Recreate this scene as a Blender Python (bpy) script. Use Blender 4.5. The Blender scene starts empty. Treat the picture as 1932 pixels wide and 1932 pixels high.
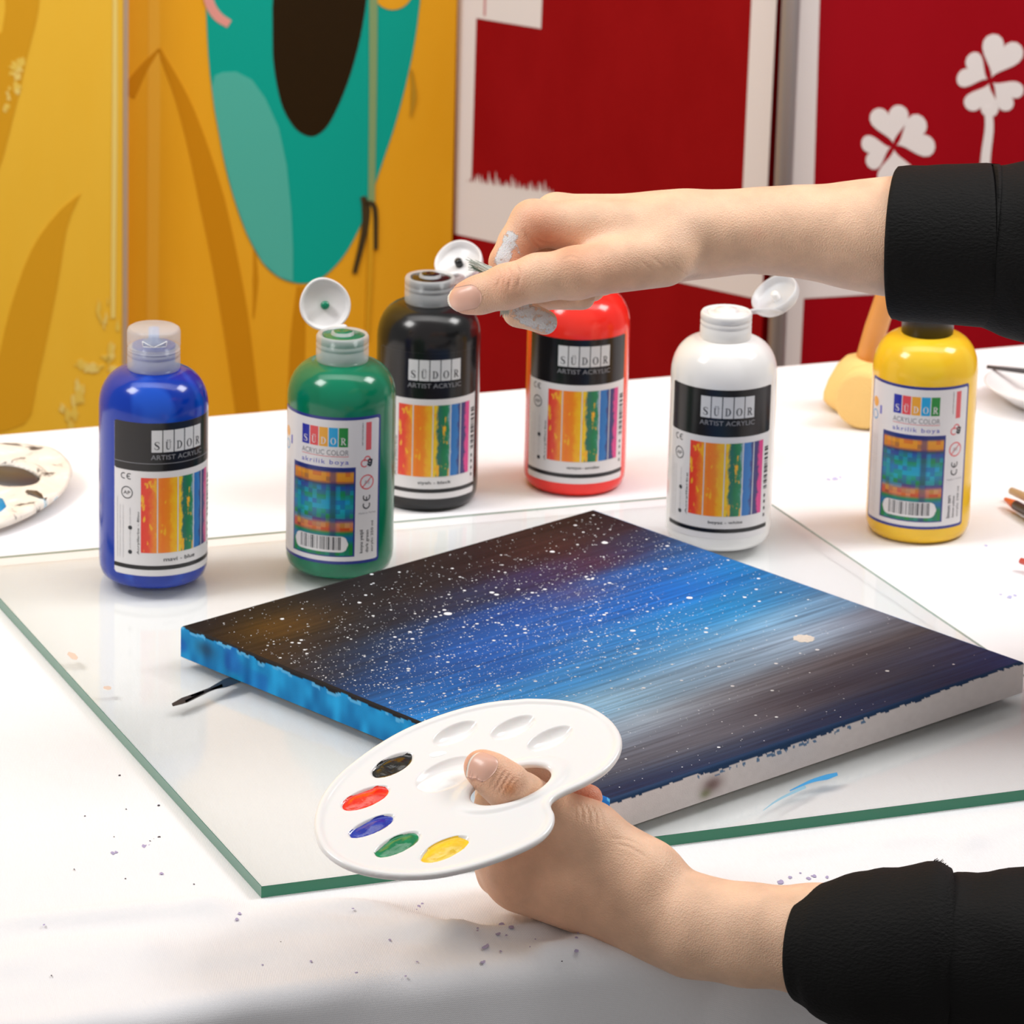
import bpy, math, random
import numpy as np
from mathutils import Vector, Matrix
random.seed(7); rng = np.random.default_rng(11)
scn = bpy.context.scene
COL = scn.collection

# ------------------------------------------------------------------ camera
IMG = 1932.0; FPX = 9840.0
PITCH = math.radians(18.6); ROLL = math.atan(.026)
TZ = 0.74                                   # table top height
CAM = np.array([0, 0, TZ + .965])
_u0 = np.array([0, math.sin(PITCH), math.cos(PITCH)])
FWD = np.array([0, math.cos(PITCH), -math.sin(PITCH)])
RGT = math.cos(ROLL) * np.array([1., 0, 0]) + math.sin(ROLL) * _u0
UPV = -math.sin(ROLL) * np.array([1., 0, 0]) + math.cos(ROLL) * _u0
cam = bpy.data.cameras.new('camera'); cam_o = bpy.data.objects.new('camera', cam); COL.objects.link(cam_o)
m = Matrix.Identity(4)
for i in range(3):
    m[i][0] = RGT[i]; m[i][1] = UPV[i]; m[i][2] = -FWD[i]; m[i][3] = CAM[i]
cam_o.matrix_world = m
cam.sensor_width = 36; cam.lens = 36 * FPX / IMG; cam.clip_start = .05
cam.dof.use_dof = True; cam.dof.focus_distance = 2.50; cam.dof.aperture_fstop = 28
scn.camera = cam_o
# ------------------------------------------------------------------ world, lights, exposure
w = bpy.data.worlds.new('world'); scn.world = w; w.use_nodes = True
bg = w.node_tree.nodes['Background']; bg.inputs[0].default_value = (1, .99, .98, 1); bg.inputs[1].default_value = .33
def area(name, loc, target, sx, sy, power, col=(1, .985, .965)):
    l = bpy.data.lights.new(name, 'AREA'); l.shape = 'RECTANGLE'; l.size = sx; l.size_y = sy; l.energy = power; l.color = col
    o = bpy.data.objects.new(name, l); COL.objects.link(o); o.location = loc
    o.rotation_euler = (Vector(target) - Vector(loc)).to_track_quat('-Z', 'Y').to_euler()
    return o
area('studio_lamp', (-1.4, 2.15, TZ + 1.65), (0, 2.75, TZ + .05), .62, .62, 21.5)
area('studio_lamp', (1.4, 2.9, TZ + 1.65), (0, 2.75, TZ + .05), .62, .62, 20.5)
area('added_wall_fill', (-.1, 2.75, 2.7), (-.05, 3.65, 1.0), 2.6, .9, 14).data.spread = math.radians(115)  # fill light added to brighten the wall panels, not a real fixture
scn.view_settings.view_transform = 'Standard'; scn.view_settings.look = 'None'
scn.view_settings.gamma = 1; scn.view_settings.use_curve_mapping = False
scn.view_settings.exposure = 0.05

# ------------------------------------------------------------------ projection helpers
def ray(x, y): return FWD + RGT * ((x - 966) / FPX) + UPV * ((966 - y) / FPX)
def P(x, y, dep): return CAM + ray(x, y) * dep
def onz(x, y, z):
    d = ray(x, y); return CAM + d * ((z - CAM[2]) / d[2])
def onplane(x, y, p0, n):
    d = ray(x, y); return CAM + d * (np.dot(p0 - CAM, n) / np.dot(d, n))
def nrm(v):
    v = np.asarray(v, float); return v / np.linalg.norm(v)

# ------------------------------------------------------------------ materials
def lin(c):
    if isinstance(c, str): c = [int(c[i:i + 2], 16) for i in (1, 3, 5)]
    c = [x / 255 for x in c]
    return [x / 12.92 if x <= .04045 else ((x + .055) / 1.055) ** 2.4 for x in c]
def lina(a):
    a = np.asarray(a, float) / 255
    return np.where(a <= .04045, a / 12.92, ((a + .055) / 1.055) ** 2.4)
_M = {}
class NT:
    def __init__(s, name):
        s.m = bpy.data.materials.new(name); s.m.use_nodes = True; s.t = s.m.node_tree
        s.b = s.t.nodes['Principled BSDF']; s.out = s.t.nodes['Material Output']
    def n(s, typ, **kw):
        nd = s.t.nodes.new(typ)
        for k, v in kw.items():
            if k.startswith('_'): setattr(nd, k[1:], v)
            else: nd.inputs[k.replace('__', ' ')].default_value = v
        return nd
    def l(s, a, b): s.t.links.new(a, b)
def mat(name, col, rough=.5, spec=.5, coat=0, metal=0, trans=0, sss=0, noise=0, nscale=60, bump=0, bscale=200, alpha=1):
    if name in _M: return _M[name]
    k = NT(name); c = (*lin(col), 1); b = k.b
    b.inputs['Base Color'].default_value = c; b.inputs['Roughness'].default_value = rough
    b.inputs['Specular IOR Level'].default_value = spec; b.inputs['Coat Weight'].default_value = coat
    b.inputs['Coat Roughness'].default_value = .05
    b.inputs['Metallic'].default_value = metal; b.inputs['Transmission Weight'].default_value = trans
    b.inputs['Subsurface Weight'].default_value = sss; b.inputs['Subsurface Scale'].default_value = .004
    b.inputs['Alpha'].default_value = alpha
    if noise or bump: tc = k.n('ShaderNodeTexCoord')
    if noise:
        nz = k.n('ShaderNodeTexNoise', Scale=nscale, Detail=4.0); k.l(tc.outputs['Object'], nz.inputs['Vector'])
        mx = k.n('ShaderNodeMix', _data_type='RGBA', _blend_type='MULTIPLY'); mx.inputs['Factor'].default_value = noise
        mx.inputs['A'].default_value = c
        rp = k.n('ShaderNodeValToRGB'); rp.color_ramp.elements[0].position = .3; rp.color_ramp.elements[1].position = .7
        rp.color_ramp.elements[0].color = (.45, .45, .45, 1)
        k.l(nz.outputs['Fac'], rp.inputs[0]); k.l(rp.outputs[0], mx.inputs[7]); mx.inputs[6].default_value = c
        k.l(mx.outputs[2], b.inputs['Base Color'])
    if bump:
        nz = k.n('ShaderNodeTexNoise', Scale=bscale, Detail=3.0); k.l(tc.outputs['Object'], nz.inputs['Vector'])
        bp = k.n('ShaderNodeBump', Strength=bump, Distance=.001); k.l(nz.outputs['Fac'], bp.inputs['Height']); k.l(bp.outputs[0], b.inputs['Normal'])
    _M[name] = k.m; return k.m

# ------------------------------------------------------------------ object helpers
def link(o, parent=None):
    COL.objects.link(o)
    if parent is not None: o.parent = parent
    return o
def mesh(name, verts, faces, material=None, parent=None, smooth=False, uv=None, cols=None, attrs=None):
    me = bpy.data.meshes.new(name)
    me.from_pydata([tuple(map(float, v)) for v in verts], [], [tuple(map(int, f)) for f in faces])
    if smooth: me.polygons.foreach_set('use_smooth', [True] * len(me.polygons))
    if uv is not None:
        ul = me.uv_layers.new(name='UVMap'); li = np.empty(len(me.loops), int); me.loops.foreach_get('vertex_index', li)
        ul.data.foreach_set('uv', np.asarray(uv, float)[li].ravel())
    if cols is not None:
        ca = me.color_attributes.new('paint', 'FLOAT_COLOR', 'POINT')
        c4 = np.ones((len(verts), 4)); c4[:, :3] = cols; ca.data.foreach_set('color', c4.ravel())
    for k, v in (attrs or {}).items():
        at = me.attributes.new(k, 'FLOAT', 'POINT'); at.data.foreach_set('value', np.asarray(v, float))
    if material: me.materials.append(material)
    me.update()
    return link(bpy.data.objects.new(name, me), parent)
def tag(o, label=None, cat=None, group=None, kind=None):
    if label: o['label'] = label
    if cat: o['category'] = cat
    if group: o['group'] = group
    if kind: o['kind'] = kind
    return o
def empty(name, loc, rz=0):
    o = bpy.data.objects.new(name, None); o.empty_display_size = .02; COL.objects.link(o)
    o.location = tuple(map(float, loc)); o.rotation_euler = (0, 0, rz); return o
def lathe(prof, n=48, close=True):
    V = []; F = []
    for r, z in prof:
        for i in range(n):
            a = 2 * math.pi * i / n; V.append((r * math.cos(a), r * math.sin(a), z))
    for j in range(len(prof) - 1):
        for i in range(n):
            F.append((j * n + i, j * n + (i + 1) % n, (j + 1) * n + (i + 1) % n, (j + 1) * n + i))
    if close:
        F.append(tuple(range(n - 1, -1, -1))); F.append(tuple(range((len(prof) - 1) * n, len(prof) * n)))
    return V, F
def catmull(pts, n=8):
    pts = np.asarray(pts, float); out = []
    q = np.vstack([2 * pts[0] - pts[1], pts, 2 * pts[-1] - pts[-2]])
    for i in range(1, len(q) - 2):
        for k in range(n):
            t = k / n
            out.append(.5 * ((2 * q[i]) + (-q[i - 1] + q[i + 1]) * t + (2 * q[i - 1] - 5 * q[i] + 4 * q[i + 1] - q[i + 2]) * t * t + (-q[i - 1] + 3 * q[i] - 3 * q[i + 1] + q[i + 2]) * t ** 3))
    out.append(q[-2]); return np.array(out)
def tube(pts, radii, n=16, cap=True):
    pts = np.asarray(pts, float); V = []; F = []
    ref = np.array([0, 0, 1.])
    T = np.gradient(pts, axis=0)
    if abs(nrm(T[0])[2]) > .9: ref = np.array([1., 0, 0])
    for p, t, r in zip(pts, T, radii):
        t = nrm(t); a = nrm(np.cross(t, ref)); b = np.cross(t, a)
        for i in range(n):
            an = 2 * math.pi * i / n; V.append(p + r * (a * math.cos(an) + b * math.sin(an)))
    for j in range(len(pts) - 1):
        for i in range(n):
            F.append((j * n + i, j * n + (i + 1) % n, (j + 1) * n + (i + 1) % n, (j + 1) * n + i))
    if cap: F += [tuple(range(n - 1, -1, -1)), tuple(range((len(pts) - 1) * n, len(pts) * n))]
    return V, F
def box(x0, x1, y0, y1, z0, z1):
    V = [(x, y, z) for x in (x0, x1) for y in (y0, y1) for z in (z0, z1)]
    return V, [(0, 1, 3, 2), (4, 6, 7, 5), (0, 4, 5, 1), (2, 3, 7, 6), (0, 2, 6, 4), (1, 5, 7, 3)]
class MB:
    def __init__(s): s.V = []; s.F = []
    def add(s, vf):
        o = len(s.V); s.V += [tuple(v) for v in vf[0]]; s.F += [tuple(i + o for i in f) for f in vf[1]]; return s
    def build(s, *a, **k):
        return mesh(a[0], s.V, s.F, *a[1:], **k)
def vnoise(p, seed=0):
    """cheap smooth 2-d value noise in -1..1"""
    r = np.random.default_rng(seed).uniform(-1, 1, (64, 64)); p = np.asarray(p, float)
    i = np.floor(p).astype(int); f = p - i; f = f * f * (3 - 2 * f)
    g = lambda a, b: r[(i[..., 0] + a) % 64, (i[..., 1] + b) % 64]
    return (g(0, 0) * (1 - f[..., 0]) + g(1, 0) * f[..., 0]) * (1 - f[..., 1]) + (g(0, 1) * (1 - f[..., 0]) + g(1, 1) * f[..., 0]) * f[..., 1]

# ------------------------------------------------------------------ implicit surfaces (one continuous skin)
def smin(a, b, k):
    h = np.clip(.5 + .5 * (b - a) / k, 0, 1); return b * (1 - h) + a * h - k * h * (1 - h)
def capsule(X, a, b, ra, rb, flat=None, s=1):
    a = np.asarray(a, np.float32); b = np.asarray(b, np.float32); d = b - a
    q = X - a; t = np.clip((q @ d) / max(float(d @ d), 1e-12), 0, 1)
    q = q - t[..., None] * d
    if flat is None: L = np.sqrt((q * q).sum(-1))
    else:
        c = q @ np.asarray(flat, np.float32); L = np.sqrt(np.maximum((q * q).sum(-1) + c * c * (1 / (s * s) - 1), 0))
    return L - (ra + (rb - ra) * t)
def grid(lo, hi, h):
    ax = [np.arange(lo[i], hi[i] + h, h, dtype=np.float32) for i in range(3)]
    return np.stack(np.meshgrid(*ax, indexing='ij'), -1), np.array(lo, float), h
def surface_nets(v, lo, h, smooth=3):
    nx, ny, nz = v.shape; s = v < 0
    c = lambda i, j, k: s[i:nx - 1 + i, j:ny - 1 + j, k:nz - 1 + k]
    cnt = sum(c(i, j, k).astype(np.int8) for i in (0, 1) for j in (0, 1) for k in (0, 1))
    act = (cnt > 0) & (cnt < 8); I = np.argwhere(act)
    ids = -np.ones(act.shape, int); ids[act] = np.arange(len(I))
    off = np.array([(i, j, k) for i in (0, 1) for j in (0, 1) for k in (0, 1)])
    cv = np.stack([v[I[:, 0] + o[0], I[:, 1] + o[1], I[:, 2] + o[2]] for o in off], 1)
    acc = np.zeros((len(I), 3)); num = np.zeros(len(I))
    for a in range(8):
        for b in range(a + 1, 8):
            if np.abs(off[a] - off[b]).sum() != 1: continue
            va, vb = cv[:, a], cv[:, b]; mk = (va < 0) != (vb < 0)
            t = va[mk] / (va[mk] - vb[mk]); acc[mk] += off[a] + t[:, None] * (off[b] - off[a]); num[mk] += 1
    V = (I + acc / num[:, None]) * h + lo
    Q = []
    for ax in range(3):
        o1, o2 = [(1, 2), (2, 0), (0, 1)][ax]
        sl0 = [slice(None)] * 3; sl1 = [slice(None)] * 3; sl0[ax] = slice(0, -1); sl1[ax] = slice(1, None)
        ch = s[tuple(sl0)] != s[tuple(sl1)]; E = np.argwhere(ch)
        ok = (E[:, o1] > 0) & (E[:, o2] > 0) & (E[:, o1] < v.shape[o1] - 1) & (E[:, o2] < v.shape[o2] - 1); E = E[ok]
        def cell(d1, d2):
            e = E.copy(); e[:, o1] += d1; e[:, o2] += d2; return ids[e[:, 0], e[:, 1], e[:, 2]]
        q = np.stack([cell(-1, -1), cell(0, -1), cell(0, 0), cell(-1, 0)], 1)
        fl = ~s[E[:, 0], E[:, 1], E[:, 2]]; q[fl] = q[fl][:, ::-1]; Q.append(q)
    Q = np.vstack(Q)
    ed = np.vstack([Q[:, [0, 1]], Q[:, [1, 2]], Q[:, [2, 3]], Q[:, [3, 0]]])
    for it in range(smooth):
        S = np.zeros_like(V); n = np.zeros(len(V))
        for d in range(3): S[:, d] = np.bincount(ed[:, 0], V[ed[:, 1], d], len(V)) + np.bincount(ed[:, 1], V[ed[:, 0], d], len(V))
        n = np.bincount(ed[:, 0], minlength=len(V)) + np.bincount(ed[:, 1], minlength=len(V))
        V = V + .5 * (S / n[:, None] - V)
    return V, Q
def mesh_np(name, V, Q, material, parent=None, cols=None, attrs=None):
    me = bpy.data.meshes.new(name); me.vertices.add(len(V)); me.vertices.foreach_set('co', np.asarray(V, np.float32).ravel())
    me.loops.add(Q.size); me.loops.foreach_set('vertex_index', Q.ravel().astype(np.int32))
    me.polygons.add(len(Q)); me.polygons.foreach_set('loop_start', np.arange(0, Q.size, Q.shape[1], dtype=np.int32))
    me.polygons.foreach_set('use_smooth', np.ones(len(Q), bool)); me.update(calc_edges=True); me.validate()
    if cols is not None:
        ca = me.color_attributes.new('paint', 'FLOAT_COLOR', 'POINT'); c4 = np.ones((len(V), 4)); c4[:, :3] = cols; ca.data.foreach_set('color', c4.ravel())
    for k, a in (attrs or {}).items():
        at = me.attributes.new(k, 'FLOAT', 'POINT'); at.data.foreach_set('value', np.asarray(a, np.float32))
    me.materials.append(material)
    return link(bpy.data.objects.new(name, me), parent)

# ================================================================== THE SETTING
V, F = box(-2.5, 2.5, .3, 5.2, -.05, 0)
tag(mesh('floor', V, F, mat('floor_grey', '#8f8a86', .5, noise=.3, nscale=3)), kind='structure')

# --- printed wall panels: vertical planes given by a point and a direction on the ground
def wall_panel(name, p0, ang, s0, s1, material, thick=.03, z1=2.3):
    d = np.array([math.cos(ang), math.sin(ang), 0]); n = np.array([math.sin(ang), -math.cos(ang), 0])   # n looks at the camera
    q = lambda s, z, o: np.array([p0[0], p0[1], 0]) + d * s + n * o + np.array([0, 0, z])
    V = [q(s, z, o) for s in (s0, s1) for o in (-thick, 0) for z in (0, z1)]
    F = [(0, 1, 3, 2), (4, 6, 7, 5), (0, 4, 5, 1), (2, 3, 7, 6), (0, 2, 6, 4), (1, 5, 7, 3)]
    o = tag(mesh(name, V, F, material), kind='structure')
    return dict(o=o, p=np.array([p0[0], p0[1], 0.]), n=n, d=d)
def print_on(wl, name, pts, material, lift=1, smooth=0):
    pts = np.asarray(pts, float)
    if smooth: pts = catmull(np.vstack([pts, pts[:1]]), smooth)[:-1]
    lo = [onplane(x, y, wl['p'], wl['n']) + wl['n'] * .0004 * lift for x, y in pts]
    n = len(lo); V = lo + [p - wl['n'] * .0003 for p in lo]
    ar = sum(pts[i][0] * pts[(i + 1) % n][1] - pts[(i + 1) % n][0] * pts[i][1] for i in range(n))
    top = list(range(n)); bot = list(range(2 * n - 1, n - 1, -1))
    if ar > 0: top = top[::-1]; bot = bot[::-1]
    F = [tuple(top), tuple(bot)] + [(i, (i + 1) % n, n + (i + 1) % n, n + i) for i in range(n)]
    return mesh(name, V, F, material, wl['o'])
def band(pts, wid):
    """outline of a stroke of given half widths"""
    pts = catmull(pts, 6); wid = np.interp(np.linspace(0, 1, len(pts)), np.linspace(0, 1, len(wid)), wid)
    t = np.gradient(pts, axis=0); t /= np.linalg.norm(t, axis=1)[:, None]; nn = np.stack([-t[:, 1], t[:, 0]], 1)
    return np.vstack([pts + nn * wid[:, None], (pts - nn * wid[:, None])[::-1]])

def wall_mat(name, c1, c2, scale, stretch, rough=.45):
    k = NT(name); k.b.inputs['Specular IOR Level'].default_value = .15; tc = k.n('ShaderNodeTexCoord'); mp = k.n('ShaderNodeMapping'); mp.inputs['Scale'].default_value = stretch
    nz = k.n('ShaderNodeTexNoise', Scale=scale, Detail=5.0, Roughness=.6); rp = k.n('ShaderNodeValToRGB')
    rp.color_ramp.elements[0].position = .35; rp.color_ramp.elements[1].position = .7
    rp.color_ramp.elements[0].color = (*lin(c1), 1); rp.color_ramp.elements[1].color = (*lin(c2), 1)
    k.l(tc.outputs['Object'], mp.inputs[0]); k.l(mp.outputs[0], nz.inputs['Vector']); k.l(nz.outputs['Fac'], rp.inputs[0])
    k.l(rp.outputs[0], k.b.inputs['Base Color']); k.b.inputs['Roughness'].default_value = rough
    return k.m
yel = wall_mat('printed_yellow', '#e6a21a', '#ecac2c', 6, (1, 1, .3))
yel2 = wall_mat('printed_bright_yellow', '#ecb62e', '#f0c040', 6, (1, 1, .3))
red = wall_mat('printed_red', '#920209', '#9a070e', 22, (1, 1, .5))
red2 = wall_mat('printed_crimson', '#98000f', '#9e0214', 9, (1, 1, .5))
CRN = np.array([.185, 3.56])                       # the fold where the two red panels meet
AR1 = math.atan2(.61, -1) + math.pi; AR2 = math.atan2(.30, 1)
r1 = wall_panel('wall_center', CRN, AR1, -1.0, -.012, red)
r2 = wall_panel('wall_right', CRN, AR2, .012, 1.6, red2)
jn = onplane(862, 400, r1['p'], r1['n']); AY = math.radians(19)
yo = jn + r1['n'] * .006
y1 = wall_panel('wall_back', yo[:2], AY, -.9, 0.0, yel)
yj = onplane(241, 350, y1['p'] + y1['n'] * .026, y1['n'])
y2 = wall_panel('wall_left', yj[:2], AY + .03, -1.4, 0, yel2)
W_ = mat('print_white', '#e9e0dd', .5, spec=.2)
# folded joint: rounded metal post
pj = onplane(1483, 400, r1['p'], r1['n'])
Vv, Ff = lathe([(.0065, 0), (.0065, 2.3)], 20); post = mesh('trim_1', Vv, Ff, mat('aluminium', '#b3adad', .35, metal=.35), smooth=True)
post.location = (CRN[0], CRN[1] - .006, 0); tag(post, kind='structure')
# red panel, white frame
print_on(r1, 'white_border', [(866, -120), (1028, -120), (1021, 54), (899, 34), (890, 336), (880, 342), (1038, 364), (1398, 440), (1424, -120), (1472, -120), (1438, 566), (858, 441)], W_)
for i in range(26):
    x = 884 + i * 6.2 + random.uniform(-2, 2); y = 340 + (x - 884) * .16
    print_on(r1, 'scraped_paint', [(x, y + 4), (x + 2, y - random.uniform(5, 26)), (x + 5, y + 5)], W_, 1.3)
print_on(r1, 'print_line', [(916, -100), (920, -100), (917, 30), (913, 29)], mat('print_pink', '#c98b8b', .5), 1.6)
# second red panel
print_on(r2, 'white_border', [(1502, -120), (1550, -120), (1532, 455), (1960, 440), (1960, 537), (1516, 563), (1508, 720), (1472, 720)], W_)
def heart(cx, cy, ang, L, Wd):
    pts = []
    for t in np.linspace(0, 2 * math.pi, 28, endpoint=False):
        x = math.sin(t) ** 3; y = (13 * math.cos(t) - 5 * math.cos(2 * t) - 2 * math.cos(3 * t) - math.cos(4 * t)) / 17
        lx = (y + 1) / 1.75 * L; ly = x * Wd
        lx = lx + 6
        pts.append((cx + lx * math.cos(ang) - ly * math.sin(ang), cy - (lx * math.sin(ang) + ly * math.cos(ang))))
    return pts
for cx, cy, base, sc, pet in ((1686, 276, 0, 1, ((99, 72, 37), (22, 70, 42), (195, 54, 33), (275, 70, 36))),
                              (1868, 152, 0, 1, ((68, 82, 40), (152, 55, 36), (250, 62, 34), (322, 60, 31)))):
    for a, L, wd in pet:
        print_on(r2, 'clover_petal', heart(cx, cy, math.radians(a), L, wd), W_)
print_on(r2, 'clover_stem', band([(1863, 200), (1866, 240), (1859, 300), (1850, 420)], [7, 8, 9, 10]), W_, 1.5)
print_on(r2, 'clover_stem', band([(1682, 318), (1672, 350), (1655, 420)], [10, 12, 12]), W_, 1.5)
# yellow panels
teal = mat('print_teal', '#00a493', .5, spec=.2); lteal = mat('print_light_teal', '#4fb3a3', .5, spec=.2)
brn = mat('print_dark_brown', '#281a06', .5, spec=.15); leaf = mat('print_mustard', '#cc8810', .5, spec=.15); leaf2 = mat('print_ochre', '#d99f22', .5, spec=.15)
pale = mat('peeled_pale_yellow', '#edd274', .5); pale2 = mat('peeled_dull_yellow', '#eac755', .5); drip = mat('drip_olive', '#83a06c', .5); pink = mat('print_pink_salmon', '#e39a90', .4)
drop = [(386, -60), (388, 0), (396, 140), (420, 290), (440, 370), (465, 440), (495, 495), (525, 522), (555, 533), (585, 533), (615, 518), (650, 480), (680, 425), (700, 370), (720, 310), (745, 235), (765, 160), (780, 90), (790, 20), (796, -60), (780, -170), (600, -260), (410, -170)]
print_on(y1, 'leaf_print', band([(240, 178), (270, 130), (300, 92)], [16, 8, 2]), leaf)
print_on(y1, 'leaf_print', band([(300, 92), (352, 210), (400, 380), (440, 580), (470, 800)], [3, 14, 24, 25, 22]), leaf)
print_on(y1, 'leaf_print', band([(568, 540), (562, 640), (556, 800)], [8, 14, 16]), leaf)
print_on(y1, 'leaf_print', band([(480, 470), (482, 530), (478, 600)], [2, 5, 1]), leaf)
print_on(y1, 'shape_print', drop, teal, 1.5, 4)
print_on(y1, 'shape_print', [(399, 165), (405, 142), (420, 136), (445, 135), (475, 150), (500, 185), (525, 240), (540, 310), (549, 400), (552, 470), (552, 531), (525, 522), (495, 495), (465, 440), (440, 370), (420, 290), (405, 210)], lteal, 2.2)
print_on(y1, 'shape_print', [(514, 60), (515, 110), (522, 160), (534, 205), (556, 241), (580, 256), (600, 253), (622, 230), (648, 175), (668, 115), (684, 45), (692, -30), (680, -120), (600, -160), (530, -110), (515, -10)], brn, 2.2, 3)
print_on(y1, 'shape_print', band([(386, -40), (395, 5), (410, 30), (432, 45)], [9, 9, 9, 8]), pink, 2.2)
print_on(y1, 'shape_print', [(740 + 40 * math.cos(t), -24 + 42 * math.sin(t)) for t in np.linspace(0, 2 * math.pi, 24, endpoint=False)], yel, 2.6)
print_on(y1, 'paint_drip', band([(704, -80), (703, 150), (700, 390)], [8, 7, 6]), drip, 3)
print_on(y1, 'paint_drip', band([(776, 130), (780, 180), (774, 220)], [1, 5, 1]), mat('drip_dark', '#b98a18', .5), 3)
print_on(y1, 'paint_drip', band([(700, 390), (698, 500), (692, 640)], [5, 5, 3]), leaf2, 3)
print_on(y1, 'faint_stripe', band([(290, -100), (290, 200), (286, 760)], [9, 12, 10]), mat('print_light_amber', '#ecb03a', .5, spec=.15), .6)
blk = mat('marker_black', '#3c2f12', .5)
print_on(y1, 'marker_scribble', band([(684, 370), (690, 395), (686, 440), (668, 515)], [5, 8, 6, 4]), blk, 3.6)
print_on(y1, 'marker_scribble', band([(688, 382), (706, 392), (708, 470)], [5, 5, 4]), blk, 3.6)
print_on(y2, 'edge_strip', [(233, -150), (242, -150), (239.5, 830), (230.5, 830)], mat('edge_strip_grey', '#b29a86', .5), 2)
print_on(y2, 'leaf_print', [(152, 365), (126, 430), (108, 540), (70, 720), (45, 800), (-60, 810), (-10, 700), (20, 580), (60, 470), (110, 400)], leaf2, 1, 3)
print_on(y2, 'leaf_print', [(76, -60), (72, 20), (50, 110), (30, 200), (-10, 340), (-60, 380), (-60, 100), (4, 60), (16, -60)], leaf2, 1, 3)
print_on(y2, 'peeled_stripe', band([(217, -100), (216, 250), (213, 600)], [4, 5, 4]), pale, 1.6)
def splat(cx, cy, r, seed, sx=1, sy=1):
    t = np.linspace(0, 2 * math.pi, 40, endpoint=False); rr = np.random.default_rng(seed)
    rad = r * (1 + .45 * vnoise(np.stack([np.cos(t) * 2.2 + seed, np.sin(t) * 2.2 + seed], 1), seed) + .3 * rr.uniform(-1, 1, 40))
    return np.stack([cx + rad * np.cos(t) * sx, cy + rad * np.sin(t) * sy], 1)
for i, (x, y, r, sx, sy) in enumerate([(38, 130, 20, 1, .9), (22, 165, 16, .9, 1.2), (10, 195, 10, .8, 1.6), (195, 600, 13, .6, 2.6), (180, 690, 24, 1.4, .9), (150, 735, 22, .8, 1.9), (210, 660, 16, .7, 2), (130, 775, 20, .7, 1.5)]):
    for k in range(5):
        print_on(y2, 'peeled_patch', splat(x + random.gauss(0, r * .55) * sx, y + random.gauss(0, r * .55) * sy, r * random.uniform(.18, .48), 7 * i + k + 3, sx, sy), pale if k % 2 else pale2, 1.2 + .1 * k)

# ================================================================== TABLE AND CLOTH
TA = math.radians(21); ex = np.array([math.cos(TA), math.sin(TA), 0]); ey = np.array([-math.sin(TA), math.cos(TA), 0])
TX0, TX1, TY0, TY1 = -.15, 1.62, 2.062, 2.918
def tb(x, y, z): return ex * x + ey * y + np.array([0, 0, z])
wood = mat('table_board', '#b9a58c', .5, noise=.4, nscale=20)
root = empty('folding_table', tb((TX0 + TX1) / 2, (TY0 + TY1) / 2, 0), TA)
tag(root, 'rectangular table hidden under the white cloth', 'table')
hx, hy = (TX1 - TX0) / 2, (TY1 - TY0) / 2
mesh('tabletop', *box(-hx + .012, hx - .012, -hy + .012, hy - .012, TZ - .03, TZ - .004), wood, root)
for sx in (-1, 1):
    for sy in (-1, 1):
        V, F = lathe([(.014, 0), (.014, .02), (.012, .03), (.012, TZ - .03)], 14)
        l = mesh('leg', V, F, mat('leg_steel', '#777777', .35, metal=.8), root, True); l.location = (sx * (hx - .12), sy * (hy - .1), 0)

GZ = .006
gc = [onz(*p, TZ + GZ) for p in [(-67, 1056), (1416, 923), (2204, 1456), (493, 1673)]]
def cloth_mat():
    k = NT('cotton_cloth'); tc = k.n('ShaderNodeTexCoord')
    k.b.inputs['Roughness'].default_value = .9; k.b.inputs['Specular IOR Level'].default_value = .15
    mp = k.n('ShaderNodeMapping'); mp.inputs['Rotation'].default_value = (0, 0, TA + .25); k.l(tc.outputs['Object'], mp.inputs[0])
    sep = k.n('ShaderNodeSeparateXYZ'); k.l(mp.outputs[0], sep.inputs[0])
    def thread(a, b):
        mu = k.n('ShaderNodeMath', _operation='MULTIPLY'); k.l(a, mu.inputs[0]); mu.inputs[1].default_value = 2 * math.pi / .0011
        sn = k.n('ShaderNodeMath', _operation='SINE'); k.l(mu.outputs[0], sn.inputs[0]); return sn.outputs[0]
    zz = k.n('ShaderNodeMath', _operation='ADD'); k.l(sep.outputs[1], zz.inputs[0]); k.l(sep.outputs[2], zz.inputs[1])
    a = thread(sep.outputs[0], 0); b = thread(zz.outputs[0], 0)
    pr = k.n('ShaderNodeMath', _operation='MULTIPLY'); k.l(a, pr.inputs[0]); k.l(b, pr.inputs[1])
    nz = k.n('ShaderNodeTexNoise', Scale=900.0, Detail=2.0); k.l(tc.outputs['Object'], nz.inputs['Vector'])
    ad = k.n('ShaderNodeMath', _operation='MULTIPLY_ADD'); k.l(nz.outputs['Fac'], ad.inputs[0]); ad.inputs[1].default_value = 1.2; k.l(pr.outputs[0], ad.inputs[2])
    bp = k.n('ShaderNodeBump', Strength=.28, Distance=.0003); k.l(ad.outputs[0], bp.inputs['Height']); k.l(bp.outputs[0], k.b.inputs['Normal'])
    n2 = k.n('ShaderNodeTexNoise', Scale=9.0, Detail=3.0); k.l(tc.outputs['Object'], n2.inputs['Vector'])
    rp = k.n('ShaderNodeValToRGB'); rp.color_ramp.elements[0].color = (*lin('#e8e7eb'), 1); rp.color_ramp.elements[1].color = (*lin('#f0eff2'), 1)
    k.l(n2.outputs['Fac'], rp.inputs[0]); k.l(rp.outputs[0], k.b.inputs['Base Color'])
    return k.m
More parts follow.
